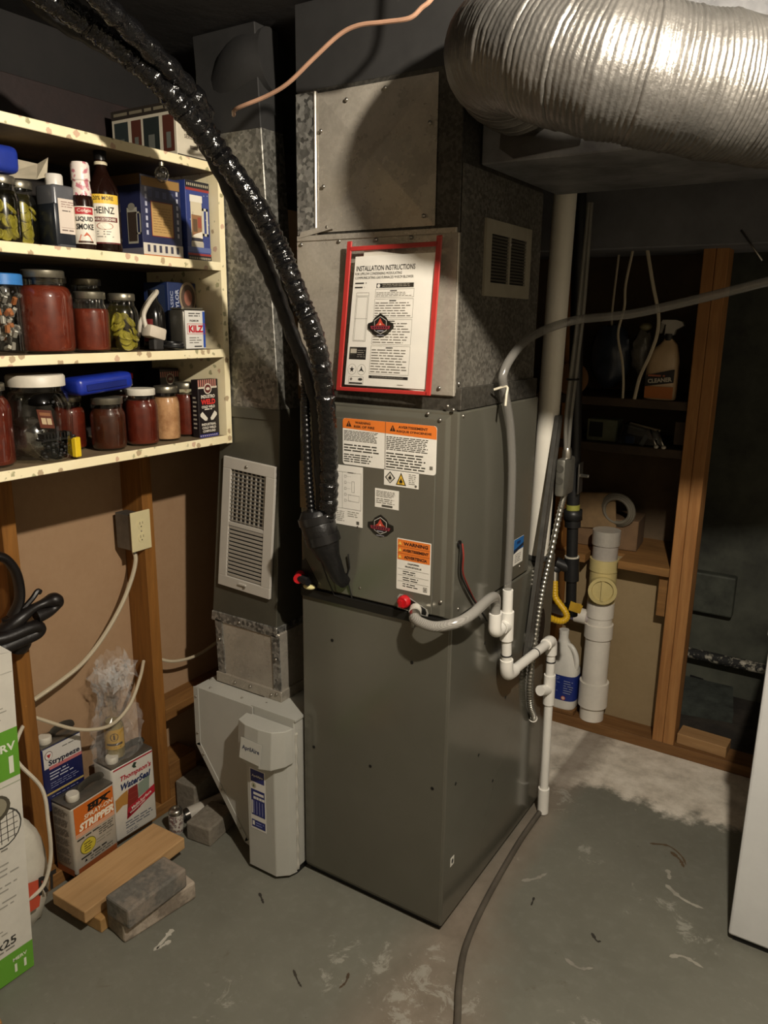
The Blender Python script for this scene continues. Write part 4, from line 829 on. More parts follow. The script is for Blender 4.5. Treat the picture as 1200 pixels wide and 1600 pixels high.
for u, w_, c_ in ((.01, .05, '#232c2c'), (.072, .035, '#4a2419'), (.115, .055, '#1d2422'), (.182, .038, '#4a2419')): S.rect(u, .012, u+w_, .093, c_, 1); S.rect(u+w_*.3, .02, u+w_*.7, .055, '#5d5f58', 2)
P.disc(.055, .092, .022, .014, '#8a5f30', 1); P.disc(.055, .092, .017, .01, '#2f2a22', 2); P.text('COLLECTOR', .055, .062, .068, .009, '#5a4d42', 2, .01); P.text('SERIES MUG', .055, .048, .064, .009, '#5a4d42', 2, .01); P.rect(.04, .022, .065, .03, '#6a6054', 2); P.rect(0, .0015, .112, .006, '#2a2620', 1)
P.build(t); S.build(t)
# glass ball ornament hanging under the top shelf
t = thing('glass_ornament', 'clear glass ball hanging under the top shelf edge', 'ornament', (-.705, -.165, 1.876))
MB().ell((-.712, -.165, 1.878), .017, .017, .019).build('ball', clear('ornament_glass', (.75, .75, .72), .03, .12, .8), t); MB().lathe([(.006, .018), (.006, .026), (.001, .028)], (-.712, -.165, 1.878), 10).build('cap', LIDM, t)
# shelf 3: cable, plug, dark bottle, cans
t = thing('plug_adapter', 'white plug adapter with curved white cord on the middle shelf', 'adapter', (-.735, -.2, z3))
MB().bbox(-.752, -.718, -.222, -.170, z3+.028, z3+.058, .006, 2, True).rot((-.735, -.195, z3+.04), 'X', -14).build('body', M('#c4b9a8', .4), t)
MB().sweep(cr([(-.74, -.215, z3+.055), (-.745, -.215, z3+.085), (-.75, -.19, z3+.115), (-.755, -.165, z3+.135), (-.765, -.155, z3+.14), (-.78, -.165, z3+.12), (-.79, -.18, z3+.09), (-.80, -.19, z3+.03)], 6), .0055, 8).build('cord', M('#bdb5a5', .45), t)
MB().bbox(-.748, -.722, -.205, -.175, z3+.0006, z3+.03, .004, 1).build('plug_base', M('#2c2a28', .5), t)
t = thing('coiled_black_cord', 'small bundle of black cord on the middle shelf edge', 'cord', (-.72, -.15, z3))
MB().torus((-.722, -.15, z3+.008), (0, .1, 1), .026, .005).build('loop', M('#0f0f10', .4), t); MB().torus((-.724, -.146, z3+.016), (.1, 0, 1), .022, .005).build('loop', M('#0f0f10', .4), t)
t = bottle('dark_bottle', 'dark glass bottle with red label behind the paint can', 'bottle', -.80, -.135, z3, [(.001, .002), (.026, .001), (.028, .006), (.028, .085), (.022, .105), (.012, .12), (.012, .145), (.001, .146)], M('#12100f', .15, var=0))
MB().lathe([(.0283, .02), (.0283, .075)], (-.80, -.135, z3), 10, a0=AIM-1.3, a1=AIM-.2).build('label', M('#6d1c1c', .5), t)
t, P, S = carton_box('blue_tin_box', 'dark blue printed box behind the white paint can', -.88, -.79, -.095, .002, z3, 1.642, M('#1d2c55', .4))
P.text('TAYLOR', .03, .115, .07, .012, '#a9aebd', 2, .02, rot=math.pi/2); P.text('CLASSIC', .012, .11, .07, .010, '#8d93a8', 2, .02, rot=math.pi/2); P.disc(.068, .13, .03, .04, '#8a7a62', 1); P.disc(.068, .13, .024, .033, '#4a3c32', 2); P.disc(.068, .13, .014, .02, '#8a5a4a', 3); S.rect(.01, .01, .08, .16, '#26324f', 1); P.build(t); S.build(t)
t = thing('paint_can', 'small rectangular white primer can with red lettering', 'can', (-.745, -.075, z3))
MB().bbox(-.775, -.722, -.112, -.035, z3+.0006, z3+.1, .008, 3, True).build('body', M('#5d5a52', .35, .6), t); MB().bbox(-.773, -.724, -.110, -.037, z3+.1, z3+.104, .004, 1).build('rim', LIDM, t)
fx = planefn((-.722, -.108, z3+.003), (0, 1, 0), (0, 0, 1)); lbm = MB().prism([(.002, 0), (.07, 0), (.07, .094), (.002, .094)], fx, 0, .0008).build('label', M('#cfcdc6', .45, var=0), t)
P = Print(lambda a, b, h: fx(a, b, h+.0008), .0003); P.text('KILZ', .038, .049, .05, .018, '#b01f2c', 2, .05); P.frame(.008, .036, .07, .062, .001, '#b01f2c', 2); P.rect(.062, .002, .0698, .092, '#23479a', 1); P.lines(.014, .078, .055, .09, 2, '#44413c', 2, 1, .4); P.text('PREMIUM', .032, .069, .03, .005, '#44413c', 2, .02); P.lines(.014, .012, .056, .03, 3, '#6a665f', 2, 2, .35); P.rect(.03, .004, .056, .007, '#22211f', 2); P.build(lbm)
# shelf 4: tub, blue case, weld boxes
t = thing('clear_tub', 'wide clear plastic tub with white lid holding bags and hardware', 'container', (-.77, -.50, z4)); c = (-.77, -.50, z4+.0006)
MB().lathe([(.001, .002), (.062, .001), (.068, .008), (.07, .12), (.062, .145), (.056, .15), (.056, .165)], c, 28).build('body', GLASS, t)
MB().lathe([(.06, .16), (.06, .18), (.057, .184), (.001, .184)], c, 28).build('lid', M('#c9c2b2', .45), t)
MB().ell((c[0]-.005, c[1]-.02, c[2]+.05), .045, .04, .045, fn=lambda d: 1+.25*mnoise.noise(d*4)).build('plastic_bag', clear('grey_bag', (.6, .58, .56), .15, .25, .6), t)
rnd = random.Random(8); s = MB()
for k in range(120): s._join(MB().ell((c[0]+rnd.uniform(-.02, .05), c[1]+rnd.uniform(-.02, .05), c[2]+.006+rnd.random()*.045), .006, .005, .005, 6, 4))
s.build('black_beads', M('#0e0d0e', .3, var=0), t)['kind'] = 'stuff'
fx = planefn((c[0]+.048, c[1]-.03, c[2]+.075), (-.35, .9, -.15), (-.3, .05, .95)); lbm = MB().prism([(0, 0), (.05, 0), (.05, .04), (0, .04)], fx, 0, .001).build('card', M('#5c2a1c', .5), t)
P = Print(lambda a, b, h: fx(a, b, h+.001), .0003); P.rect(.008, .008, .024, .022, '#c0a888', 1); P.rect(.027, .008, .043, .022, '#c0a888', 1); P.rect(.006, .027, .044, .034, '#8a5a3c', 1); P.build(lbm)
s = MB()
for k in range(9): s._join(MB().bbox(c[0]+.03, c[0]+.06, c[1]-.03+.008*k, c[1]-.027+.008*k, c[2]+.05, c[2]+.062, .001, 1))
s._join(MB().bbox(c[0]+.025, c[0]+.062, c[1]-.035, c[1]+.045, c[2]+.046, c[2]+.051, .001, 1)); s.build('comb_tray', M('#151414', .35, var=0), t)
MB().bbox(c[0]+.055, c[0]+.068, c[1]+.035, c[1]+.052, c[2]+.004, c[2]+.048, .002, 1).rot((c[0]+.06, c[1]+.043, 0), 'Z', 12).build('yellow_tag', M('#d8b81f', .45), t)
bc_ = MB().bbox(-.79, -.725, -.425, -.272, z4+.138, z4+.178, .012, 3, True); bc_.rot((-.757, -.35, z4+.15), 'X', 4)
t = thing('blue_case', 'long blue plastic case lying across the jars on lowest shelf', 'case', (-.757, -.35, z4+.13)); bc_.build('body', M('#152a8a', .35, var=.15), t)
MB().bbox(-.7255, -.7225, -.405, -.295, z4+.148, z4+.162, .001, 1).rot((-.757, -.35, z4+.15), 'X', 4).build('side_groove', M('#101f66', .4), t)
WB = M('#1c1618', .4, var=.1)
t, P, S = carton_box('weld_box', 'black and red cold weld compound box at shelf end', -.748, -.722, -.072, .0015, z4, 1.398, WB)
for k in range(9): P.rect(.0+.0075*k, .132, .004+.0075*k, .151, '#b5786a', 1)
P.rect(0, .128, .0675, .133, '#c9bfae', 1); P.disc(.034, .127, .014, .014, '#c9bfae', 2); P.disc(.034, .127, .011, .011, '#5a2422', 3); P.disc(.034, .127, .007, .004, '#c9bfae', 4)
P.text('INDUSTRO', .034, .107, .05, .009, '#d8d0c2', 2, .03); P.text('WELD', .034, .093, .052, .014, '#c9302c', 2, .05); P.text('COLD WELD', .034, .08, .048, .007, '#d8d0c2', 2, .03); P.lines(.02, .071, .048, .076, 1, '#d8d0c2', 2, 1, .5)
P.poly([(.004, .062), (.012, .068), (.03, .05), (.028, .044), (.02, .044), (.004, .056)], '#cfc9bc', 2); P.poly([(.064, .062), (.056, .068), (.04, .05), (.042, .044), (.05, .044), (.064, .056)], '#cfc9bc', 2)
P.text('INDUSTRIAL', .034, .034, .052, .0065, '#d8d0c2', 2, .03); P.text('COLD WELD', .034, .025, .05, .0065, '#d8d0c2', 2, .03); P.text('COMPOUND', .034, .016, .046, .0065, '#d8d0c2', 2, .03); P.rect(0, .0, .0675, .008, '#2c2f7a', 1)
for k in range(9): P.rect(.002+.0072*k, .003, .005+.0072*k, .006, '#c9bfae', 2)
S.lines(.006, .02, .02, .11, 8, '#9a9284', 2, 2, .4); P.build(t); S.build(t)
t, P, S = carton_box('weld_box', 'second cold weld box standing behind the front one', -.935, -.868, -.066, .001, z4, 1.42, WB)
for k in range(9): P.rect(.0+.0075*k, .15, .004+.0075*k, .165, '#b5786a', 1)
P.disc(.034, .145, .015, .015, '#a8a090', 2); P.disc(.034, .145, .012, .012, '#5a2422', 3); P.disc(.034, .145, .007, .004, '#a8a090', 4); P.build(t)
one(MB().bbox(-.862, -.85, -.182, -.170, z4+.1535, z4+.168, .002, 1), 'red_clip', RED, 'small red clip lying on a jar lid on lowest shelf', 'clip')
# ------------------------------------------------------------------ outlet, cables on the stud wall
ob = thing('outlet_box', 'ivory duplex outlet on a metal box beside the stud', 'outlet', (-1.01, -.075, .89))
MB().bbox(-1.055, -.984, -.099, -.057, .897, 1.004, .002, 1).build('metal_box', M('#6f6a62', .5, .6, var=.2), ob)
IV = M('#d3c79c', .4, var=.04); pt = MB().bbox(-.984, -.979, -.105, -.035, .895, 1.012, .0018, 2).build('cover_plate', IV, ob)
for z in (.973, .933):
    rc = MB().prism([(.0125*math.cos(a*math.pi/10)*1.05, max(-.0115, min(.0115, .0145*math.sin(a*math.pi/10)))) for a in range(20)], planefn((-.979, -.07, z), (0, 1, 0), (0, 0, 1)), 0, .0015).build('receptacle', IV, ob)
    P = Print(planefn((-.9775, -.07, z), (0, 1, 0), (0, 0, 1)), .0004); P.rect(-.006, .0, -.0045, .008, '#1a1713'); P.rect(.004, .001, .0055, .008, '#1a1713'); P.disc(-.001, -.006, .002, .0022, '#1a1713', 1, 8); P.build(rc)
bolt(ob, (-.979, -.07, .953), (1, 0, 0), .0025)
MB().lathe([(.008, 0), (.008, -.012), (.006, -.018)], (-1.005, -.078, .897), 12).build('cable_clamp', STEEL, ob)
CW = M('#b9ad94', .5, var=.05)
one(MB().sweep(cr([(-1.005, -.078, .885), (-1.0, -.081, .86), (-1.0, -.1, .81), (-1.0, -.142, .743), (-1.0, -.21, .67), (-1.0, -.284, .617), (-1.0, -.36, .59), (-1.0, -.44, .57)], 8), .0062, 8), 'electrical_cable', CW, 'pale cable curving down left from the outlet box', 'cable')
one(MB().sweep(cr([(-1.0, -.442, .52), (-.965, -.36, .46), (-.95, -.29, .43), (-.95, -.23, .425), (-.955, -.17, .455), (-.98, -.11, .505), (-1.02, -.06, .53)], 8), .005, 8), 'electrical_cable', CW, 'pale cable running through the stud in front of the plastic bag', 'cable')
one(MB().sweep(cr([(-1.01, -.015, .524), (-1.0, .03, .50), (-1.0, .09, .484), (-1.0, .15, .48), (-1.0, .22, .49), (-1.0, .35, .52)], 8), .005, 8), 'electrical_cable', CW, 'pale cable sagging between the stud and the return duct', 'cable')
one(MB().sweep(cr([(-1.02, -.44, .5), (-.985, -.49, .515), (-.95, -.535, .465), (-.90, -.505, .38), (-.87, -.515, .30), (-.858, -.525, .21), (-.855, -.55, .15), (-.858, -.58, .13), (-.872, -.605, .12)], 8), .005, 8), 'power_cable', M('#c2b9a6', .5), 'white cord looping down beside the tall carton', 'cord')
# black strap hanging on the front stud
st = thing('leather_strap', 'black leather strap bunched over the stud above the carton', 'strap', (-.95, -.5, .78))
LEA = M('#151110', .42, var=.2, bump=.4, bscale=30)
MB().sweep(cr([(-.965, -.60, .99), (-.955, -.55, 1.003), (-.95, -.51, .99), (-.945, -.488, .955), (-.945, -.48, .91), (-.945, -.485, .87), (-.95, -.505, .835)], 8), lambda i: .019, 12, flat=.6).build('loop', LEA, st)
MB().sweep(cr([(-.955, -.545, .80), (-.935, -.50, .83), (-.93, -.46, .848), (-.925, -.425, .855), (-.92, -.405, .857), (-.92, -.398, .845), (-.925, -.415, .832), (-.93, -.455, .828)], 8), lambda i: .019+.005*math.sin(i*.25), 12, flat=.75).build('fold', LEA, st)
MB().sweep(cr([(-.94, -.58, .80), (-.93, -.53, .80), (-.925, -.48, .805), (-.925, -.455, .80), (-.93, -.46, .785), (-.935, -.51, .778), (-.94, -.57, .77)], 8), lambda i: .021, 12, flat=.75).build('fold', LEA, st)
MB().sweep(cr([(-.94, -.48, .85), (-.935, -.455, .872), (-.935, -.44, .886), (-.935, -.432, .882)], 6), lambda i: .007, 8).build('tab', LEA, st)
MB().sweep(cr([(-.95, -.505, .84), (-.945, -.50, .80), (-.95, -.485, .76), (-.96, -.49, .74)], 6), lambda i: .026, 12, flat=.6).build('fold', LEA, st)

# ------------------------------------------------------------------ filter carton
cx_ = thing('filter_carton', 'tall white and green furnace filter carton at left edge', 'carton', (-.84, -.85, 0))
T_ = Matrix.Rotation(math.radians(-2.2), 4, 'X'); B0 = V((-.79, -.64, .003))
def cf(u, v, h): return B0+(T_ @ V((h, u, v)))
MB().hexa([cf(-.44, 0, -.12), cf(0, 0, -.12), cf(0, 0, 0), cf(-.44, 0, 0), cf(-.44, .86, -.12), cf(-.03, .86, -.12), cf(0, .82, 0), cf(-.44, .86, 0)]).build('carton', M('#cdc9be', .6, var=.05), cx_)
P = Print(lambda a, b, h: cf(a, b, h), .0006); GR = '#5f9a2c'
P.rect(-.44, .0, 0, .075, GR, 1); P.rect(-.44, .52, 0, .64, GR, 1); P.text('MERV', -.034, .052, .036, .009, '#d8dcc8', 2, .03); P.text('11', -.034, .028, .03, .022, '#d8dcc8', 2, .015); P.text('MERV', -.045, .598, .075, .02, '#d8dcc8', 2, .03); P.text('11', -.042, .553, .055, .042, '#d8dcc8', 2, .015)
P.text('20x25', -.082, .108, .085, .022, '#33322e', 2, .02); P.lines(-.2, .085, -.04, .095, 1, '#77746b', 2, 1, .4); P.lines(-.2, .13, -.03, .15, 2, '#99968c', 2, 2, .3); P.lines(-.14, .20, -.02, .225, 2, '#99968c', 2, 3, .3); P.lines(-.14, .24, -.02, .265, 2, '#99968c', 2, 4, .3); P.lines(-.14, .28, -.02, .32, 3, '#99968c', 2, 5, .3)
P.disc(-.055, .405, .05, .05, '#3b3a36', 1); P.disc(-.055, .405, .046, .046, '#cdc9be', 2)
for k in range(5): P.rect(-.095, .375+.015*k, -.015, .377+.015*k, '#5d5a54', 3); P.rect(-.09+.016*k, .367, -.088+.016*k, .443, '#5d5a54', 3)
P.poly([(-.09, .39), (-.06, .40), (-.06, .42), (-.09, .41)], '#a8322c', 4); P.disc(-.075, .46, .045, .035, '#4a4539', 4); P.disc(-.075, .462, .036, .027, '#8a8470', 5)
P.lines(-.1, .345, -.03, .355, 1, '#77746b', 2, 6, .4); P.rect(-.44, .505, 0, .5065, '#8d9a7c', 2); P.lines(-.14, .665, -.02, .70, 4, '#99968c', 2, 7, .3); P.lines(-.12, .735, -.04, .745, 1, '#77746b', 2, 8, .4); P.rect(-.44, .775, -.002, .7765, '#a9a69c', 2); P.build(cx_)
# white sack behind the carton
sk = MB().ell((-.925, -.565, .155), .052, .062, .157, 20, 12, lambda d: (1+.10*mnoise.noise(d*3.1)))
t = thing('white_sack', 'slumped white plastic sack with red and black print behind the carton', 'sack', (-.925, -.575, 0)); sk.v = [V((p.x, p.y, max(p.z, .0005))) for p in sk.v]; sk.build('sack', M('#c5c0b2', .4, var=.1), t)
P = Print(lambda a, b, h: V((-.862, -.57, .14))+V((.0, 1, 0))*a+V((-.05, 0, 1))*b+V((1, 0, 0))*h, .001); P.poly([(-.04, -.05), (.0, -.05), (.02, .02), (-.02, .03)], '#b5482f', 1); P.text('RT', .03, .0, .05, .05, '#1d1b19', 2, .05, rot=-.1); P.build(t)

# ------------------------------------------------------------------ solvent cans
def fcan(name, label, x0, x1, y0, y1, z0, z1, side, rotz=0, capy=None, capmat=None):
    t = thing(name, label, 'can', ((x0+x1)/2, (y0+y1)/2, z0)); c = ((x0+x1)/2, (y0+y1)/2, z0)
    MB().bbox(x0, x1, y0, y1, z0, z1-.004, .009, 3, True).rot(c, 'Z', rotz).build('body', side, t)
    MB().bbox(x0+.001, x1-.001, y0+.001, y1-.001, z1-.008, z1, .004, 2, True).rot(c, 'Z', rotz).build('top', M('#77736b', .35, .7, var=.15), t)
    R = Matrix.Translation(c) @ Matrix.Rotation(math.radians(rotz), 4, 'Z') @ Matrix.Translation(-V(c))
    cp = R @ V(((x0+x1)/2+.012, capy, z1-.001)); MB().lathe([(.017, 0), (.0185, .002), (.0185, .017), (.0165, .02), (.001, .02)], cp, 18).build('cap', capmat or M('#cfcabc', .4), t)
    hd_ = MB().sweep([R @ V(q) for q in cr([((x0+x1)/2, y0+(y1-y0)*.45, z1-.001), ((x0+x1)/2, y0+(y1-y0)*.5, z1+.012), ((x0+x1)/2, y0+(y1-y0)*.7, z1+.018), ((x0+x1)/2, y0+(y1-y0)*.9, z1+.012), ((x0+x1)/2, y1-.008, z1-.001)], 6)], .012, 8, flat=.15); hd_.build('handle', M('#6b675f', .3, .8), t)
    f0 = R @ V((x1, y0, z0)); u = (R.to_3x3() @ V((0, 1, 0))); n = (R.to_3x3() @ V((1, 0, 0)))
    f = planefn(f0, u, (0, 0, 1), n); P = Print(f, .0005)
    s0 = R @ V((x0, y0, z0)); S = Print(planefn(s0, n, (0, 0, 1), -u), .0005)
    return t, P, S, y1-y0, z1-z0
t, P, S, w, h = fcan('stripper_can', 'orange and white spray-on stripper can at the front', -1.012, -.928, -.418, -.268, .04, .258, M('#b9b2a4', .4, .2, var=.08), 3, -.385)
OC = '#c4651f'; c0 = .009; w1 = w-.007
P.rect(c0, .115, w1, h-.009, OC, 1); P.rect(c0, .0, w1, .02, '#8a4a24', 1); S.rect(.008, 0, .078, .02, '#8a4a24', 1)
P.text('BIX', w*.62, .187, .075, .022, '#17130f', 2, .05, .2); P.rect(w*.36, .193, w*.9, .198, '#17130f', 2)
P.text('SPRAY-ON', w*.60, .166, .098, .014, '#e3d9c4', 2, .02, .2); P.text('STRIPPER', w*.56, .142, .122, .024, '#ece4d2', 2, .05, .2)
for k in range(3): P.rect(c0, .117+.004*k, w1, .1185+.004*k, '#e3d9c4', 2)
P.disc(.046, .075, .027, .024, '#5f5a20', 2); P.disc(.046, .075, .025, .022, '#c0b23a', 3); P.lines(.032, .06, .06, .09, 4, '#4a4720', 4, 2, .4)
P.lines(.012, .103, .09, .112, 1, '#33302b', 2, 3, .5); P.lines(.085, .082, w1-.004, .11, 4, '#4d4a43', 2, 4, .45); P.lines(.075, .06, w1-.004, .078, 2, '#8a8578', 2, 5, .35); P.lines(.02, .04, w1-.01, .05, 1, '#33302b', 2, 6, .5); tri(P, .035, .034, .005, '#222', 2) if False else tri(P, .035, .034, .005, '#222222', 2); P.lines(.05, .024, w1-.006, .04, 2, '#55514a', 2, 7, .4)
for k in range(6): S.lines(.012, .03+.03*k, .072, .054+.03*k, 5, '#6d685e', 2, 10+k, .5)
P.build(t); S.build(t)
t, P, S, w, h = fcan('sealer_can', 'white waterproofing sealer can with red and blue lettering', -1.032, -.945, -.259, -.108, .04, .288, M('#cfcbc1', .35, .1, var=.05), -2, -.232)
c0 = .006; w1 = w-.006
P.rect(c0, h-.014, w1, h-.009, '#a02030', 1); P.poly([(.07, .222), (.078, .232), (.088, .228), (.082, .22), (.086, .212), (.076, .214)], '#2a3a2c', 2)
P.text("Thompson's", w*.54, .198, .112, .022, '#a81e30', 2, .03, .22); P.text('WaterSeal', w*.52, .172, .108, .022, '#1d2c55', 2, .04, .22)
P.poly([(c0, .10), (.03, .112), (.05, .108), (.05, .155), (.03, .15), (c0, .14)], '#a87a3a', 1); P.poly([(.042, .075), (.085, .082), (.085, .157), (.052, .155)], '#7a2620', 2); P.poly([(.085, .11), (.125, .118), (.13, .165), (.087, .155)], '#7d8a7c', 2)
for k in range(3): P.rect(.052, .10+.018*k, .083, .1012+.018*k, '#93443a', 3)
P.poly([(.04, .06), (w1, .098), (w1, .125), (.046, .095)], '#a81e30', 3); P.poly([(.04, .06), (.09, .076), (.09, .09), (.045, .08)], '#a81e30', 3); P.text('Multi-Surface', .095, .098, .075, .010, '#e0d5cc', 4, .02, 0, .28); P.text('Waterproofer', .08, .083, .06, .009, '#e0d5cc', 4, .02, 0, .28)
P.lines(.035, .028, .135, .055, 3, '#4a5060', 2, 3, .35, .3); P.lines(.035, .012, .08, .024, 2, '#4a5060', 2, 4, .35); P.build(t); S.build(t)
one(MB().bbox(-1.07, -1.025, -.43, -.29, .0405, .215, .002, 1), 'wood_block', STUDY, 'upright wood block hidden behind the orange stripper can', 'block')
t, P, S, w, h = fcan('remover_can', 'dark blue and white paint remover can tilted behind the stripper can', -1.072, -1.005, -.434, -.305, .2175, .42, M('#1b2050', .35, .1, var=.08), 0, -.405)
P.rect(.006, .135, w-.006, h-.008, '#c9c6c0', 1); P.text('Strypeeze', w*.53, .147, .098, .021, '#1c1e33', 3, .03); P.rect(.02, .128, w-.006, .138, '#b56a6c', 2); P.disc(.022, .172, .012, .013, '#5a2a2a', 2); P.disc(.022, .172, .0105, .0115, '#d5d2cc', 3); P.poly([(.015, .176), (.029, .176), (.022, .164)], '#a8242a', 4)
P.lines(.02, .095, .10, .122, 3, '#b9bccb', 2, 2, .35, .3); P.lines(.02, .07, .11, .09, 3, '#8d92b0', 2, 3, .25, .3); P.rect(.006, .055, w-.006, .061, '#b09a5a', 2); P.lines(.02, .015, .11, .05, 5, '#8d92b0', 2, 4, .25, .3); P.lines(.065, .178, .115, .183, 1, '#55534e', 2, 5, .5); P.build(t)
# bottle in a clear bag on the sealer can
t = thing('liquor_bottle', 'clear glass bottle with yellow label inside the plastic bag', 'bottle', (-.995, -.205, .2885)); c = (-.995, -.205, .2885)
MB().lathe([(.001, .002), (.026, .001), (.029, .005), (.029, .10), (.024, .12), (.013, .14), (.012, .18), (.014, .182), (.014, .2), (.001, .2)], c, 20).build('glass', GLASS, t)
MB().lathe([(.001, .004), (.0275, .005), (.0275, .098), (.022, .115), (.001, .115)], c, 20).build('liquid', M('#8a7a4a', .2, var=.1), t)
lbm = MB().lathe([(.0293, .035), (.0293, .098)], c, 14, a0=AIM-1.2, a1=AIM+1.2).build('label', M('#b8902f', .5), t); P = Print(cylfn(c, .0294, AIM), .0003); P.disc(0, .075, .012, .013, '#4a3510', 1); P.disc(0, .075, .009, .010, '#b8902f', 2); P.poly([(-.003, .067), (.003, .067), (.002, .083), (-.003, .083)], '#4a3510', 3); P.rect(-.024, .048, .024, .055, '#3b2a12', 1, 6); P.lines(-.02, .038, .02, .045, 1, '#4a3510', 1, 3, .4); P.build(lbm)
BAGM = film('bag_film', .10, .12)
bag = thing('plastic_bag', 'crinkled clear plastic bag gathered over the bottle', 'bag', (-.995, -.22, .289)); rnd = random.Random(5)
vs = []; NU, NV_ = 48, 30
for j in range(NV_+1):
    v_ = j/NV_; zz = .289+.32*v_; base = (.078, .083, .082, .074, .058, .05, .062, .068, .05)[min(8, int(v_*8.99))]
    for k in range(NU):
        q = 2*math.pi*k/NU; p = V((math.cos(q), math.sin(q), v_*3)); w_ = 1+.28*mnoise.noise(p*2.6)+(.34 if v_ > .5 else .12)*mnoise.noise(p*7)
        w_ *= 1-.10*max(0, -math.cos(q)); vs.append((-.992+math.cos(q)*base*w_*.52, -.20+math.sin(q)*base*w_*1.0, max(.2895, zz+.02*mnoise.noise(p*3))))
MB().add(vs, [(j*NU+k, j*NU+(k+1) % NU, (j+1)*NU+(k+1) % NU, (j+1)*NU+k) for j in range(NV_) for k in range(NU)]).build('film', BAGM, bag)
vs = []
for k in range(90):
    a0 = rnd.uniform(0, 6.28); o_ = V((-.985+rnd.uniform(-.01, .02), -.195+rnd.uniform(-.045, .045), .54+rnd.uniform(-.03, .045)))
    for m_ in range(3): vs.append(o_+V((rnd.uniform(-.014, .02), rnd.uniform(-.02, .02), rnd.uniform(-.022, .024))))
MB().add(vs, [(3*i, 3*i+1, 3*i+2) for i in range(len(vs)//3)]).build('crumpled_top', film('bag_crumple', .26, .12), bag)

# ------------------------------------------------------------------ plank, blocks, bricks, tins on the floor
PINE = wood('pine_plank', '#b8966a', '#d0b083', 'y', knots=.15); PINE2 = wood('pine_block', '#b08e5c', '#c8a672', 'y', knots=.1)
one(MB().bbox(-.893, -.762, -.512, -.165, .0405, .076, .003, 2).rot((-.83, -.34, 0), 'Z', 1), 'wood_plank', PINE, 'thick tan wooden plank in front of the solvent cans', 'plank')
one(MB().bbox(-.86, -.742, -.485, -.30, 0, .04, .003, 2).rot((-.8, -.4, 0), 'Z', 3), 'wood_block', PINE2, 'short wooden block supporting the tan plank', 'block')
one(MB().bbox(-.88, -.80, -.25, -.19, 0, .04, .003, 2), 'wood_block', PINE2, 'small wooden block under the far end of the plank', 'block')
def bmat(n, a, b, c):
    t = NT(n); f = t.noise(9, 6, .7); g = t.noise(70, 4, .6); t.set(color=t.mix(t.ramp(f, [(.48, 0.0), (.62, .8)]), t.ramp(g, [(.3, a), (.7, b)]), c), rough=.9, spec=.2); t.bump(g, .4, .004); return t.m
BR1 = bmat('grey_paver', '#5d5a54', '#6f6c66', '#8d8174'); BR2 = bmat('pale_paver', '#6f655a', '#857a6c', '#b3a696'); BR3 = bmat('grey_block', '#6b655a', '#7c766b', '#857d70')
one(MB().bbox(-.724, -.632, -.472, -.282, .0545, .112, .006, 2).rot((-.68, -.38, 0), 'Z', -2), 'paver_brick', BR1, 'dark grey paver brick on top of the pale one', 'brick')
one(MB().bbox(-.728, -.642, -.468, -.25, 0, .054, .006, 2).rot((-.68, -.36, 0), 'Z', -9), 'paver_brick', BR2, 'mottled pale paver brick lying on the floor under another', 'brick')
one(MB().bbox(-.842, -.752, -.09, .035, 0, .06, .005, 2).rot((-.8, -.03, 0), 'Z', 7), 'paver_brick', BR3, 'single grey brick lying under the air cleaner boot', 'brick')
one(MB().bbox(-.98, -.90, .0, .11, 0, .10, .004, 2).rot((-.94, .05, 0), 'Z', 4), 'stone_block', BR3, 'grey block standing against the stud behind the tins', 'block')
t = thing('small_tin', 'small printed tin standing beside the single grey brick', 'tin', (-.888, -.085, 0))
_p = NT('tin_print'); _p.set(color=_p.ramp(_p.noise(70, 3, .6), [(.45, '#b9b3a8'), (.52, '#5a2f2c'), (.6, '#8d8a84')]), rough=.4)
MB().lathe([(.022, 0), (.0225, .002), (.0225, .062), (.021, .065)], (-.888, -.085, .0005), 20).build('body', _p.m, t); MB().lathe([(.0215, .064), (.0215, .074), (.017, .08), (.012, .081), (.011, .077), (.001, .077)], (-.888, -.085, .0005), 20).build('lid', STEEL, t)
t = thing('spray_can', 'white spray can lying on its side behind the small tin', 'can', (-.885, .04, 0)); a_ = V((-.895, -.03, .024)); b_ = V((-.862, .085, .024))
MB().cyl(a_, b_, .0225, n=18).build('body', M('#b5afa4', .35, var=.15), t); MB().cyl(a_+(a_-b_)*.12, a_, .019, .0225, n=18).build('dome', M('#4d4a46', .3, .8), t); MB().cyl(a_+(a_-b_)*.22, a_+(a_-b_)*.12, .012, n=12).build('nozzle', M('#3a3835', .4), t)
one(MB().bbox(-.775, -.68, -.98, -.785, 0, .035, .003, 1).rot((-.7, -.8, 0), 'Z', -12), 'wood_block', FIR, 'orange wood offcut at the bottom left corner of the picture', 'block')

# ------------------------------------------------------------------ condensate drain, hoses
dx = .035
dp = thing('drain_pipe', 'white plastic condensate drain with trap beside the furnace', 'pipe', (dx, .64, .0))
def pcyl(a, b, r, nm, m=PVCW): return MB().cyl(a, b, r, n=18).build(nm, m, dp)
r_, R_ = .0135, .0178
pcyl((dx, .247, .80), (dx, .243, .885), r_, 'pipe'); pcyl((dx, .250, .745), (dx, .246, .825), R_, 'tee_fitting'); pcyl((dx, .25, .785), (dx, .212, .79), R_*.95, 'tee_branch')
MB().sweep([(dx, .215, .79), (dx, .200, .792)], .0155, 18).build('hose_clamp', STEEL, dp)
MB().sweep(cr([(dx, .207, .792), (dx, .185, .792), (dx, .172, .80), (dx, .170, .82), (dx, .169, .845)], 6), lambda i: R_*.93, 18).build('elbow_fitting', PVCW, dp)
pcyl((dx, .260, .665), (dx, .250, .75), r_, 'pipe')
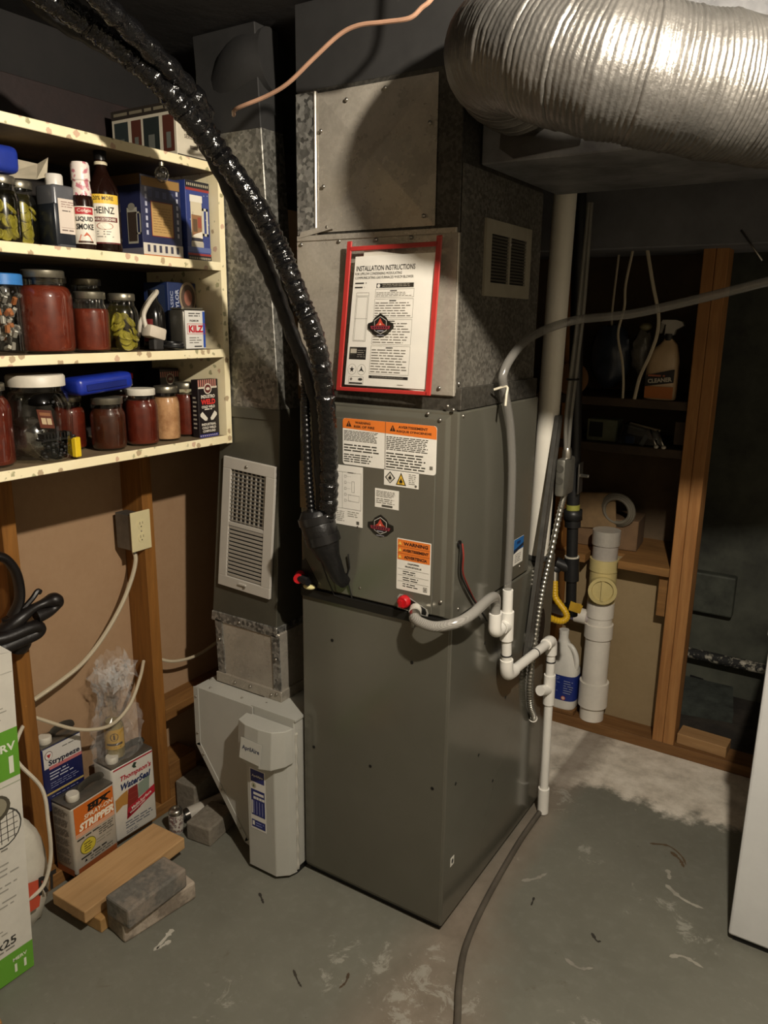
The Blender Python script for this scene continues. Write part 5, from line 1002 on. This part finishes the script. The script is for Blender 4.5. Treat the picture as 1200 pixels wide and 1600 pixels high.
MB().sweep(cr([(dx, .259, .685), (dx, .262, .658), (dx, .272, .640), (dx, .295, .634), (dx, .315, .6335)], 6), lambda i: R_, 18).build('elbow_fitting', PVCW, dp)
pcyl((dx, .31, .6335), (dx, .575, .618), r_, 'pipe')
MB().sweep(cr([(dx, .558, .620), (dx, .585, .619), (dx, .602, .610), (dx, .607, .59), (dx, .608, .57)], 6), lambda i: R_, 18).build('elbow_fitting', PVCW, dp)
pcyl((dx, .608, .57), (dx, .612, .49), r_, 'pipe'); pcyl((dx, .611, .50), (dx, .617, .40), R_, 'tee_fitting'); pcyl((dx, .615, .45), (dx-.012, .565, .462), R_*.9, 'tee_branch')
pcyl((dx, .617, .40), (dx, .632, .06), r_, 'pipe'); pcyl((dx, .629, .095), (dx, .634, .005), R_, 'coupling')
for a, b in (((dx, .256, .70), (0, -.1, 1)), ((dx, .47, .624), (0, 1, -.05)), ((dx, .609, .545), (0, 0, 1))): MB().torus(a, b, r_, .0022, 18, 6).build('marker_ring', BLK, dp)
CLR = film('clear_tubing', .55, .2, (.22, .21, .19))
th = thing('drain_tube', 'long clear plastic tube arching from the right into the drain pipe', 'hose', (dx, .24, .88))
MB().sweep(cr([(.80, .44, 1.70), (.66, .42, 1.675), (.533, .40, 1.645), (.405, .40, 1.612), (.265, .40, 1.579), (.19, .40, 1.569), (.111, .40, 1.56), (.058, .34, 1.537), (.04, .25, 1.508), (.034, .185, 1.47), (.03, .158, 1.435), (.03, .166, 1.405), (.03, .211, 1.319), (.03, .235, 1.23), (.03, .244, 1.156), (.03, .251, 1.005), (.032, .247, .90), (dx, .244, .87)], 8), .0105, 12).build('tube', CLR, th)
MB().sweep(cr([(.012, .15, 1.40), (.04, .158, 1.408), (.044, .15, 1.39), (.045, .145, 1.365)], 5), .003, 6).build('cable_tie', M('#c9c2ae', .5), th)
bh = thing('braided_hose', 'short clear braided hose from the coil drain to the trap', 'hose', (0, 0, .86))
_b = NT('braided_tube'); ch = _b.n('ShaderNodeTexChecker'); ch.inputs['Scale'].default_value = 420; _b.l(_b.coords((1, 1, 1)), ch.inputs[0]); _b.set(color=_b.mix(ch.outputs['Fac'], '#a9a69f', '#716e68'), rough=.2, spec=.7)
hp = cr([(-.088, -.018, .884), (-.075, -.045, .880), (-.05, -.058, .876), (-.01, -.06, .876), (.03, -.035, .886), (.046, .01, .896), (.047, .07, .904), (.044, .12, .903), (.04, .152, .893), (.036, .167, .870), (dx, .169, .840)], 8)
MB().sweep(hp, .0125, 14).build('hose', _b.m, bh); MB().sweep([(-.092, -.010, .886), (-.084, -.028, .883)], .015, 14).build('spigot', M('#c5c1b6', .4), bh)
MB().sweep([hp[4], hp[9]], .0142, 14).build('hose_clamp', STEEL, bh); MB().cyl(hp[6]+V((0, -.004, -.028)), hp[6]+V((0, -.004, .002)), .005, n=8).build('clamp_screw', STEEL, bh)
wr_ = thing('sensor_wires', 'thin black and red wires hanging from the cabinet grommet', 'wire', (.01, .08, .82))
wp = [(.004, .02, 1.055), (.012, .012, 1.03), (.010, .016, .99), (.010, .039, .955), (.010, .08, .91), (.010, .12, .872), (.010, .177, .816)]
MB().sweep(cr(wp, 6), .0026, 6).build('black_wire', BLK, wr_); MB().sweep(cr([(a+.002, b+.007, c) for a, b, c in wp[:4]]+[(.010, .09, .905), (.010, .13, .865)], 6), .0022, 6).build('red_wire', M('#7d2a22', .4), wr_)
one(MB().sweep(cr([(.03, .68, .009), (.03, .55, .009), (.033, .42, .009), (.05, .179, .009), (.075, .0, .009), (.115, -.12, .009), (.165, -.23, .009), (.2, -.34, .009), (.24, -.5, .009)], 10), .0085, 10), 'floor_hose', M('#575148', .45, var=.2), 'dark hose lying on the floor along the furnace base', 'hose')

# ------------------------------------------------------------------ conduit, junction box, strut
sc_ = thing('metal_strut', 'leaning grey steel strut beside the vent pipe', 'strut', (.02, .47, .6))
for off, wd in ((0, .012), (.017, .006), (.026, .008)):
    MB().hexa([(.008, .445+off, .62), (.020, .445+off, .62), (.020, .445+off+wd, .62), (.008, .445+off+wd, .62), (.010, .575+off, 1.30), (.022, .575+off, 1.30), (.022, .575+off+wd, 1.30), (.010, .575+off+wd, 1.30)]).build('rail', M('#6f6d68', .4, .7, var=.2), sc_)
MB().box(.008, .012, .50, .545, .665, .80).build('web', M('#4d4b47', .45, .7, var=.2), sc_)
jb = thing('junction_box', 'grey metal junction box with armoured conduit below', 'junction box', (.035, .6, 1.07))
JM = M('#7a786f', .45, .6, var=.25); MB().bbox(.022, .05, .575, .665, 1.068, 1.178, .008, 2, True).build('box', JM, jb)
for z in (1.15, 1.115): MB().lathe([(.011, .001), (.011, 0)], (.036, .5748, z), 12, (0, -1, 0)).build('knockout', M('#69675f', .4, .6), jb)
cdp = cr([(.036, .625, 1.068), (.032, .61, 1.02), (.024, .58, .90), (.016, .555, .80), (.0125, .535, .70), (.0115, .515, .59), (.0115, .505, .50), (.0125, .52, .43), (.014, .545, .385), (.008, .56, .365)], 40)
MB().sweep(cdp, lambda i: .0085+.0018*(i % 5 in (0, 1)), 10).build('armoured_conduit', M('#9a978e', .3, .85, var=0), jb)
MB().sweep([cdp[-12], cdp[-4]], .014, 12).build('conduit_connector', STEEL, jb)
cb = thing('cable_bundle', 'grey bundled cables rising from the junction box', 'cable', (.036, .61, 1.18)); 
for k, (o1, o2) in enumerate(((0, 0), (.012, .004), (.006, .012))): MB().sweep(cr([(.036+o2*.3, .615+o1, 1.178), (.034+o2, .60+o1, 1.30), (.036+o2, .62+o1, 1.47), (.036+o2, .64+o1*.6, 1.62), (.036+o2*.5, .66+o1*.4, 1.87)], 8), .0055, 8).build('cable', M('#77746c', .45, .2, var=.1), cb)
MB().torus((.04, .617, 1.40), (0, 0, 1), .016, .003, 14, 6).build('tie', BLK, cb)
MB().lathe([(.014, 0), (.014, .02), (.011, .03)], (.038, .618, 1.176), 12).build('connector', STEEL, cb)

# ------------------------------------------------------------------ gas pipe
IRON = M('#2b2b2b', .4, .5, var=.2); gp = thing('gas_pipe', 'black iron gas pipe with union dropping behind the furnace', 'pipe', (-.01, .9, .59))
def gx(z): return -.006-(z-.595)*.052
def gcy(z0, z1, r, nm, m=IRON, n=18): return MB().cyl((gx(z0), .9, z0), (gx(z1), .9, z1), r, n=n).build(nm, m, gp)
gcy(.96, 2.2, .021, 'riser'); gcy(.955, .975, .022, 'sealant_ring', M('#8d8c3c', .6)); gcy(.925, .958, .032, 'union_nut', IRON, 8); gcy(.90, .927, .026, 'union_body'); gcy(.78, .905, .0185, 'nipple'); gcy(.79, .80, .024, 'sealant_ring', M('#b9b4a4', .6)); gcy(.715, .795, .0245, 'tee'); gcy(.62, .72, .0175, 'drip_leg'); gcy(.592, .632, .023, 'cap')
MB().cyl((gx(.755), .9, .755), (gx(.755)-.05, .88, .775), .02, n=16).build('tee_branch', IRON, gp)
MB().lathe([(.02, 0), (.022, .01), (.016, .02)], (gx(.755)-.05, .88, .745), 12).build('valve_body', IRON, gp)
MB().bbox(-.005, .0, .86, .90, 1.02, 1.12, .001, 1).rot((0, .88, 1.07), 'X', 4).build('hanger_bracket', STEEL, gp); MB().bbox(-.002, .028, .868, .878, 1.075, 1.085, .002, 1).build('hanger_tab', STEEL, gp)
gf_ = thing('gas_connector', 'yellow coated flexible gas connector with a hanging tag', 'hose', (-.02, .82, .6))
MB().cyl((gx(.745)-.05, .875, .748), (gx(.745)-.045, .865, .715), .014, n=10).build('flare_nut', STEEL, gf_)
YG = M('#c9a01f', .4); MB().sweep(cr([(gx(.745)-.045, .865, .72), (-.052, .855, .69), (-.045, .85, .66), (-.01, .845, .625), (.0, .84, .605), (-.012, .825, .594), (-.035, .80, .605), (-.06, .765, .63), (-.075, .71, .645)], 14), lambda i: .0105+.0012*(i % 4 < 2), 12).build('tube', YG, gf_)
MB().add([(.01, .84, .665), (.05, .845, .655), (.042, .845, .625), (.004, .84, .632)], [(0, 1, 2, 3)]).bev(MB().box(.012, .045, .843, .845, .632, .66), .0005, 1).build('tag', M('#b5902a', .5, var=.2), gf_)

# ------------------------------------------------------------------ sewer stack
sx, sy = -.010, 1.266
ss = thing('sewer_stack', 'capped white sewer stack with yellowed cleanout on the sill', 'pipe', (sx, sy, .0425)); PG = M('#ddd7cb', .4, var=.08, vscale=8); PY = M('#c4b47c', .4, var=.12, vscale=8)
def sc(z0, z1, r, nm, m=PG, r1=None): return MB().cyl((sx, sy, z0), (sx, sy, z1), r, r1, n=28).build(nm, m, ss)
sc(.0425, .11, .046, 'pipe'); sc(.10, .20, .056, 'coupling'); sc(.20, .395, .0475, 'pipe'); sc(.385, .44, .0535, 'coupling'); sc(.435, .52, .0475, 'pipe'); sc(.47, .53, .051, 'tee_hub'); sc(.525, .67, .05, 'cleanout_tee', PY); sc(.655, .70, .0535, 'tee_hub', PY); sc(.69, .79, .0465, 'pipe', M('#aaa39a', .35, var=.1)); sc(.755, .81, .051, 'cap', M('#b5afa4', .3, .2, var=.1))
cd = V((.30, -.955, 0)).normalized(); cc = V((sx, sy, .593))
cl_ = MB().cyl(cc, cc+cd*.062, .05, n=24).build('cleanout_hub', PY, ss); MB().lathe([(.052, -.006), (.052, .012), (.040, .012), (.037, .003), (.001, .003)], cc+cd*.062, 24, cd).build('cleanout_plug', PY, ss)
tz = V((0, 0, 1)); tx = cd.cross(tz); p0 = cc+cd*.066
MB().hexa([p0+tx*a*.005+tz*b*.038+cd*c for c in (0, .012) for a, b in ((-1, -1), (1, -1), (1, 1), (-1, 1))]).build('plug_bar', PY, ss)
MB().cyl((sx, sy-.01, .455), (-.30, 1.26, .475), .0235, n=18).build('branch_pipe', M('#a9a0a0', .4, var=.1), ss); MB().cyl((sx-.045, sy-.012, .458), (sx-.09, sy-.014, .461), .029, n=18).build('branch_coupling', PG, ss); MB().cyl((sx-.09, sy-.014, .461), (sx-.105, sy-.015, .462), .0245, n=18).build('primer_ring', M('#6d6088', .5), ss)
# ------------------------------------------------------------------ bleach jug
jg = thing('plastic_jug', 'white plastic gallon jug with blue label beside the sewer stack', 'jug', (-.112, 1.27, .0615)); JW = M('#dedbd2', .35, var=.05)
one(MB().bbox(-.19, -.073, 1.228, 1.318, .0425, .061, .002, 1), 'wood_block', SILL, 'thin wood offcut under the white plastic jug', 'block')
def jsec(z, rx, ry, n=28, p=3.2):
    out = []
    for k in range(n):
        q = 2*math.pi*k/n; c_, s_ = math.cos(q), math.sin(q); m_ = (abs(c_)**p+abs(s_)**p)**(-1/p); out.append((c_*m_*rx, s_*m_*ry, z))
    return out
js = [(0, .052, .042), (.008, .056, .045), (.145, .056, .045), (.165, .055, .044), (.20, .048, .038), (.24, .036, .028), (.275, .021, .021), (.285, .018, .018), (.305, .018, .018), (.31, .017, .017)]
t_ = MB(); vs = []; 
for z, a, b in js:
    sh_ = -.014*max(0, (z-.165)/.11) if z > .165 else 0
    vs += [(-.13+x+max(-.016, sh_), 1.272+y, .0615+zz) for x, y, zz in jsec(z, a, b, p=3.2 if z < .2 else 2.2)]
n = 28; t_.add(vs, [(i*n+k, i*n+(k+1) % n, (i+1)*n+(k+1) % n, (i+1)*n+k) for i in range(len(js)-1) for k in range(n)], True); t_.add(vs[:n], [tuple(reversed(range(n)))]); t_.add(vs[-n:], [tuple(range(n))]); t_.build('body', JW, jg)
MB().sweep(cr([(-.133, 1.268, .325), (-.108, 1.262, .318), (-.090, 1.258, .295), (-.082, 1.256, .265), (-.084, 1.258, .235), (-.094, 1.262, .22)], 6), .0105, 10).build('handle', JW, jg)
MB().cyl((-.146, 1.272, .366), (-.146, 1.272, .38), .0195, n=18).build('cap', JW, jg)
lvs = []; 
for z in (.10, .205):
    lvs += [(-.13+x*1.008, 1.272+y*1.012, z) for x, y, zz in jsec(0, .056, .045)]
MB().add(lvs, [(k, (k+1) % n, (k+1) % n+n, k+n) for k in range(n)], True).build('blue_label', M('#1d2f7a', .4, var=.05), jg)
P = Print(planefn((-.188, 1.2258, .10), (1, 0, 0), (0, 0, 1)), .0005); P.lines(.012, .035, .055, .10, 9, '#7d88b8', 1, 1, .3, .4); P.lines(.012, .012, .045, .025, 1, '#c9cede', 1, 2, .4); P.disc(.072, .012, .009, .009, '#b5584a', 1); P.disc(.072, .012, .006, .006, '#d0b0a0', 2); P.lines(.07, .03, .11, .09, 6, '#8d95b5', 1, 3, .3, .3); P.build(jg)
# ------------------------------------------------------------------ back recess things
sb = thing('spray_bottle', 'cream spray cleaner bottle with white trigger on the back shelf', 'bottle', (.13, 1.28, 1.301)); SBM = M('#b79c78', .35, var=.08)
bz = 1.3005; js = [(0, .05, .03), (.006, .053, .032), (.13, .053, .032), (.16, .048, .03), (.185, .030, .022), (.20, .017, .015), (.205, .015, .015)]
t_ = MB(); vs = []
for z, a, b in js: vs += [(.130+x+(.012 if z > .17 else 0), 1.28+y, bz+zz) for x, y, zz in jsec(z, a, b)]
t_.add(vs, [(i*n+k, i*n+(k+1) % n, (i+1)*n+(k+1) % n, (i+1)*n+k) for i in range(len(js)-1) for k in range(n)], True); t_.add(vs[:n], [tuple(reversed(range(n)))]); t_.build('body', SBM, sb)
MB().cyl((.142, 1.28, bz+.20), (.142, 1.28, bz+.222), .017, n=16).build('collar', M('#1a1816', .5), sb)
MB().prism([(.128, .218), (.158, .218), (.162, .235), (.188, .25), (.182, .262), (.16, .268), (.118, .268), (.112, .258), (.13, .252)], lambda u, v, h: V((u, 1.28+h, bz+v)), -.012, .012).build('trigger_head', M('#a8a296', .45), sb); MB().prism([(.112, .256), (.126, .256), (.118, .225), (.11, .222)], lambda u, v, h: V((u, 1.28+h, bz+v)), -.005, .005).build('trigger', M('#8f897d', .45), sb)
P = Print(planefn((.08, 1.2475, bz), (1, 0, 0), (0, 0, 1)), .0008); P.rect(.004, .005, .098, .045, '#a8622a', 1); P.poly([(.004, .045), (.098, .06), (.098, .105), (.004, .082)], '#1d1a18', 2); P.text('CLEANER', .052, .067, .08, .015, '#b9b09c', 3, .04, 0, .12); P.lines(.012, .076, .07, .088, 1, '#a0583a', 3, 1, .5); P.build(sb)
t = thing('hardware_pack', 'clear plastic pack of hardware lying on the back shelf', 'package', (.07, 1.29, 1.136)); MB().bev(MB().hexa([(.0, 1.245, 1.136), (.17, 1.245, 1.136), (.16, 1.32, 1.136), (.02, 1.32, 1.136), (.02, 1.25, 1.21), (.15, 1.25, 1.185), (.14, 1.3, 1.195), (.03, 1.3, 1.22)]), .006, 2).build('pack', clear('dim_plastic', (.5, .55, .62), .15, .2, .6), t)
MB().bbox(.03, .14, 1.27, 1.29, 1.165, 1.205, .003, 1).rot((.08, 1.28, 1.18), 'Y', 10).build('card', M('#8a7d66', .7, var=.3), t); MB().bbox(.03, .06, 1.255, 1.27, 1.14, 1.165, .002, 1).build('blue_piece', M('#2f4a70', .5), t); MB().bbox(.085, .10, 1.25, 1.262, 1.137, 1.18, .002, 1).rot((.09, 1.25, 1.15), 'Y', 25).build('white_piece', M('#8f887a', .5), t)
for x in (.135, .16):
    t = thing('steel_rod_tool', 'small bright rod tool on the back shelf, %s one' % ('left' if x < .15 else 'right'), 'tool', (x, 1.24, 1.136), 'rod tools on the back shelf'); MB().cyl((x-.02, 1.25, 1.195), (x+.012, 1.222, 1.142), .0035, n=8).build('rod', STEEL, t); MB().ell((x+.012, 1.222, 1.142), .008, .008, .0065).build('knob', M('#b5b0a4', .35), t)
t = thing('framed_box', 'small green and black box on the back shelf behind the gas pipe', 'box', (-.07, 1.31, 1.136)); MB().bbox(-.12, -.01, 1.28, 1.36, 1.136, 1.215, .003, 1).build('carton', M('#5c5f4a', .6, var=.2), t); MB().box(-.11, -.06, 1.2785, 1.28, 1.15, 1.205).build('dark_panel', M('#1a1b19', .4), t)
t = thing('coil_package', 'tan cardboard box with coiled grey cord behind the sewer stack', 'box', (-.05, 1.42, .713)); MB().bbox(-.20, .07, 1.36, 1.52, .7125, .83, .003, 1).rot((-.05, 1.45, .72), 'Z', 5).build('carton', M('#6b5238', .8, var=.2), t); MB().bbox(-.15, .0, 1.345, 1.36, .79, .93, .004, 1).rot((-.05, 1.35, .8), 'Y', -6).build('card', M('#7d6545', .8, var=.2), t)
for k in range(3): MB().torus((.0, 1.352-.006*k, .87), (.1, 1, .2), .062-.006*k, .0075, 28, 8).build('cord_loop', M('#6b6558', .5), t)
hb = thing('hanging_bag', 'dark blue-grey plastic bag hanging in the back recess', 'bag', (-.07, 1.30, 1.32)); MB().ell((-.07, 1.33, 1.44), .075, .045, .11, 18, 12, lambda d: 1+.22*mnoise.noise(d*3)).build('bag', M('#2f3540', .3, var=.4, bump=.5, bscale=25), hb); MB().sweep(cr([(-.07, 1.33, 1.53), (-.075, 1.33, 1.6), (-.07, 1.34, 1.8)], 5), .004, 6).build('cord', CW, hb)
hb = thing('hanging_glove', 'pale clear bag hanging beside the dark bag in the recess', 'bag', (.045, 1.3, 1.38)); MB().ell((.045, 1.32, 1.46), .035, .03, .075, 16, 10, lambda d: 1+.3*mnoise.noise(d*3.5+V((3, 1, 2)))).build('bag', M('#6b675e', .25, var=.3, bump=.4, bscale=25), hb); MB().ell((.05, 1.32, 1.545), .022, .02, .014).build('knot', M('#77704f', .5), hb)
t = thing('tan_disc', 'round tan disc propped behind the cables in the recess', 'disc', (-.165, 1.27, 1.301)); MB().lathe([(.058, 0), (.058, .012), (.05, .014), (.001, .014)], (-.165, 1.215, 1.36), 24, (.1, -1, .1)).build('disc', M('#6d4a26', .7, var=.2), t)
one(MB().sweep(cr([(.012, 1.212, 1.79), (.0, 1.205, 1.68), (.002, 1.205, 1.608), (-.012, 1.205, 1.52), (.01, 1.205, 1.43), (.02, 1.205, 1.36), (.02, 1.215, 1.302)], 6), .0045, 6), 'hanging_cable', CW, 'thin pale cord hanging in the recess left of spray bottle', 'cord')
one(MB().sweep(cr([(.06, 1.212, 1.79), (.09, 1.205, 1.68), (.116, 1.205, 1.588), (.118, 1.205, 1.52), (.10, 1.205, 1.45), (.075, 1.205, 1.38), (.06, 1.215, 1.302)], 6), .0062, 6), 'hanging_cable', CW, 'thicker pale cord hanging just left of the spray bottle', 'cord')
one(MB().bbox(.318, .49, 1.245, 1.322, .0425, .084, .002, 1).rot((.4, 1.28, 0), 'Z', -3), 'wood_offcut', wood('pale_offcut', '#9a7850', '#b8966a', 'x', knots=.6), 'short pale wood offcut lying on the sill in the opening', 'block')
one(MB().cyl((.355, 1.119, 1.83), (.425, 1.105, 1.74), .003, n=6), 'bent_nail_wire', STEEL, 'thin metal wire hanging off the black beam near the post', 'wire')
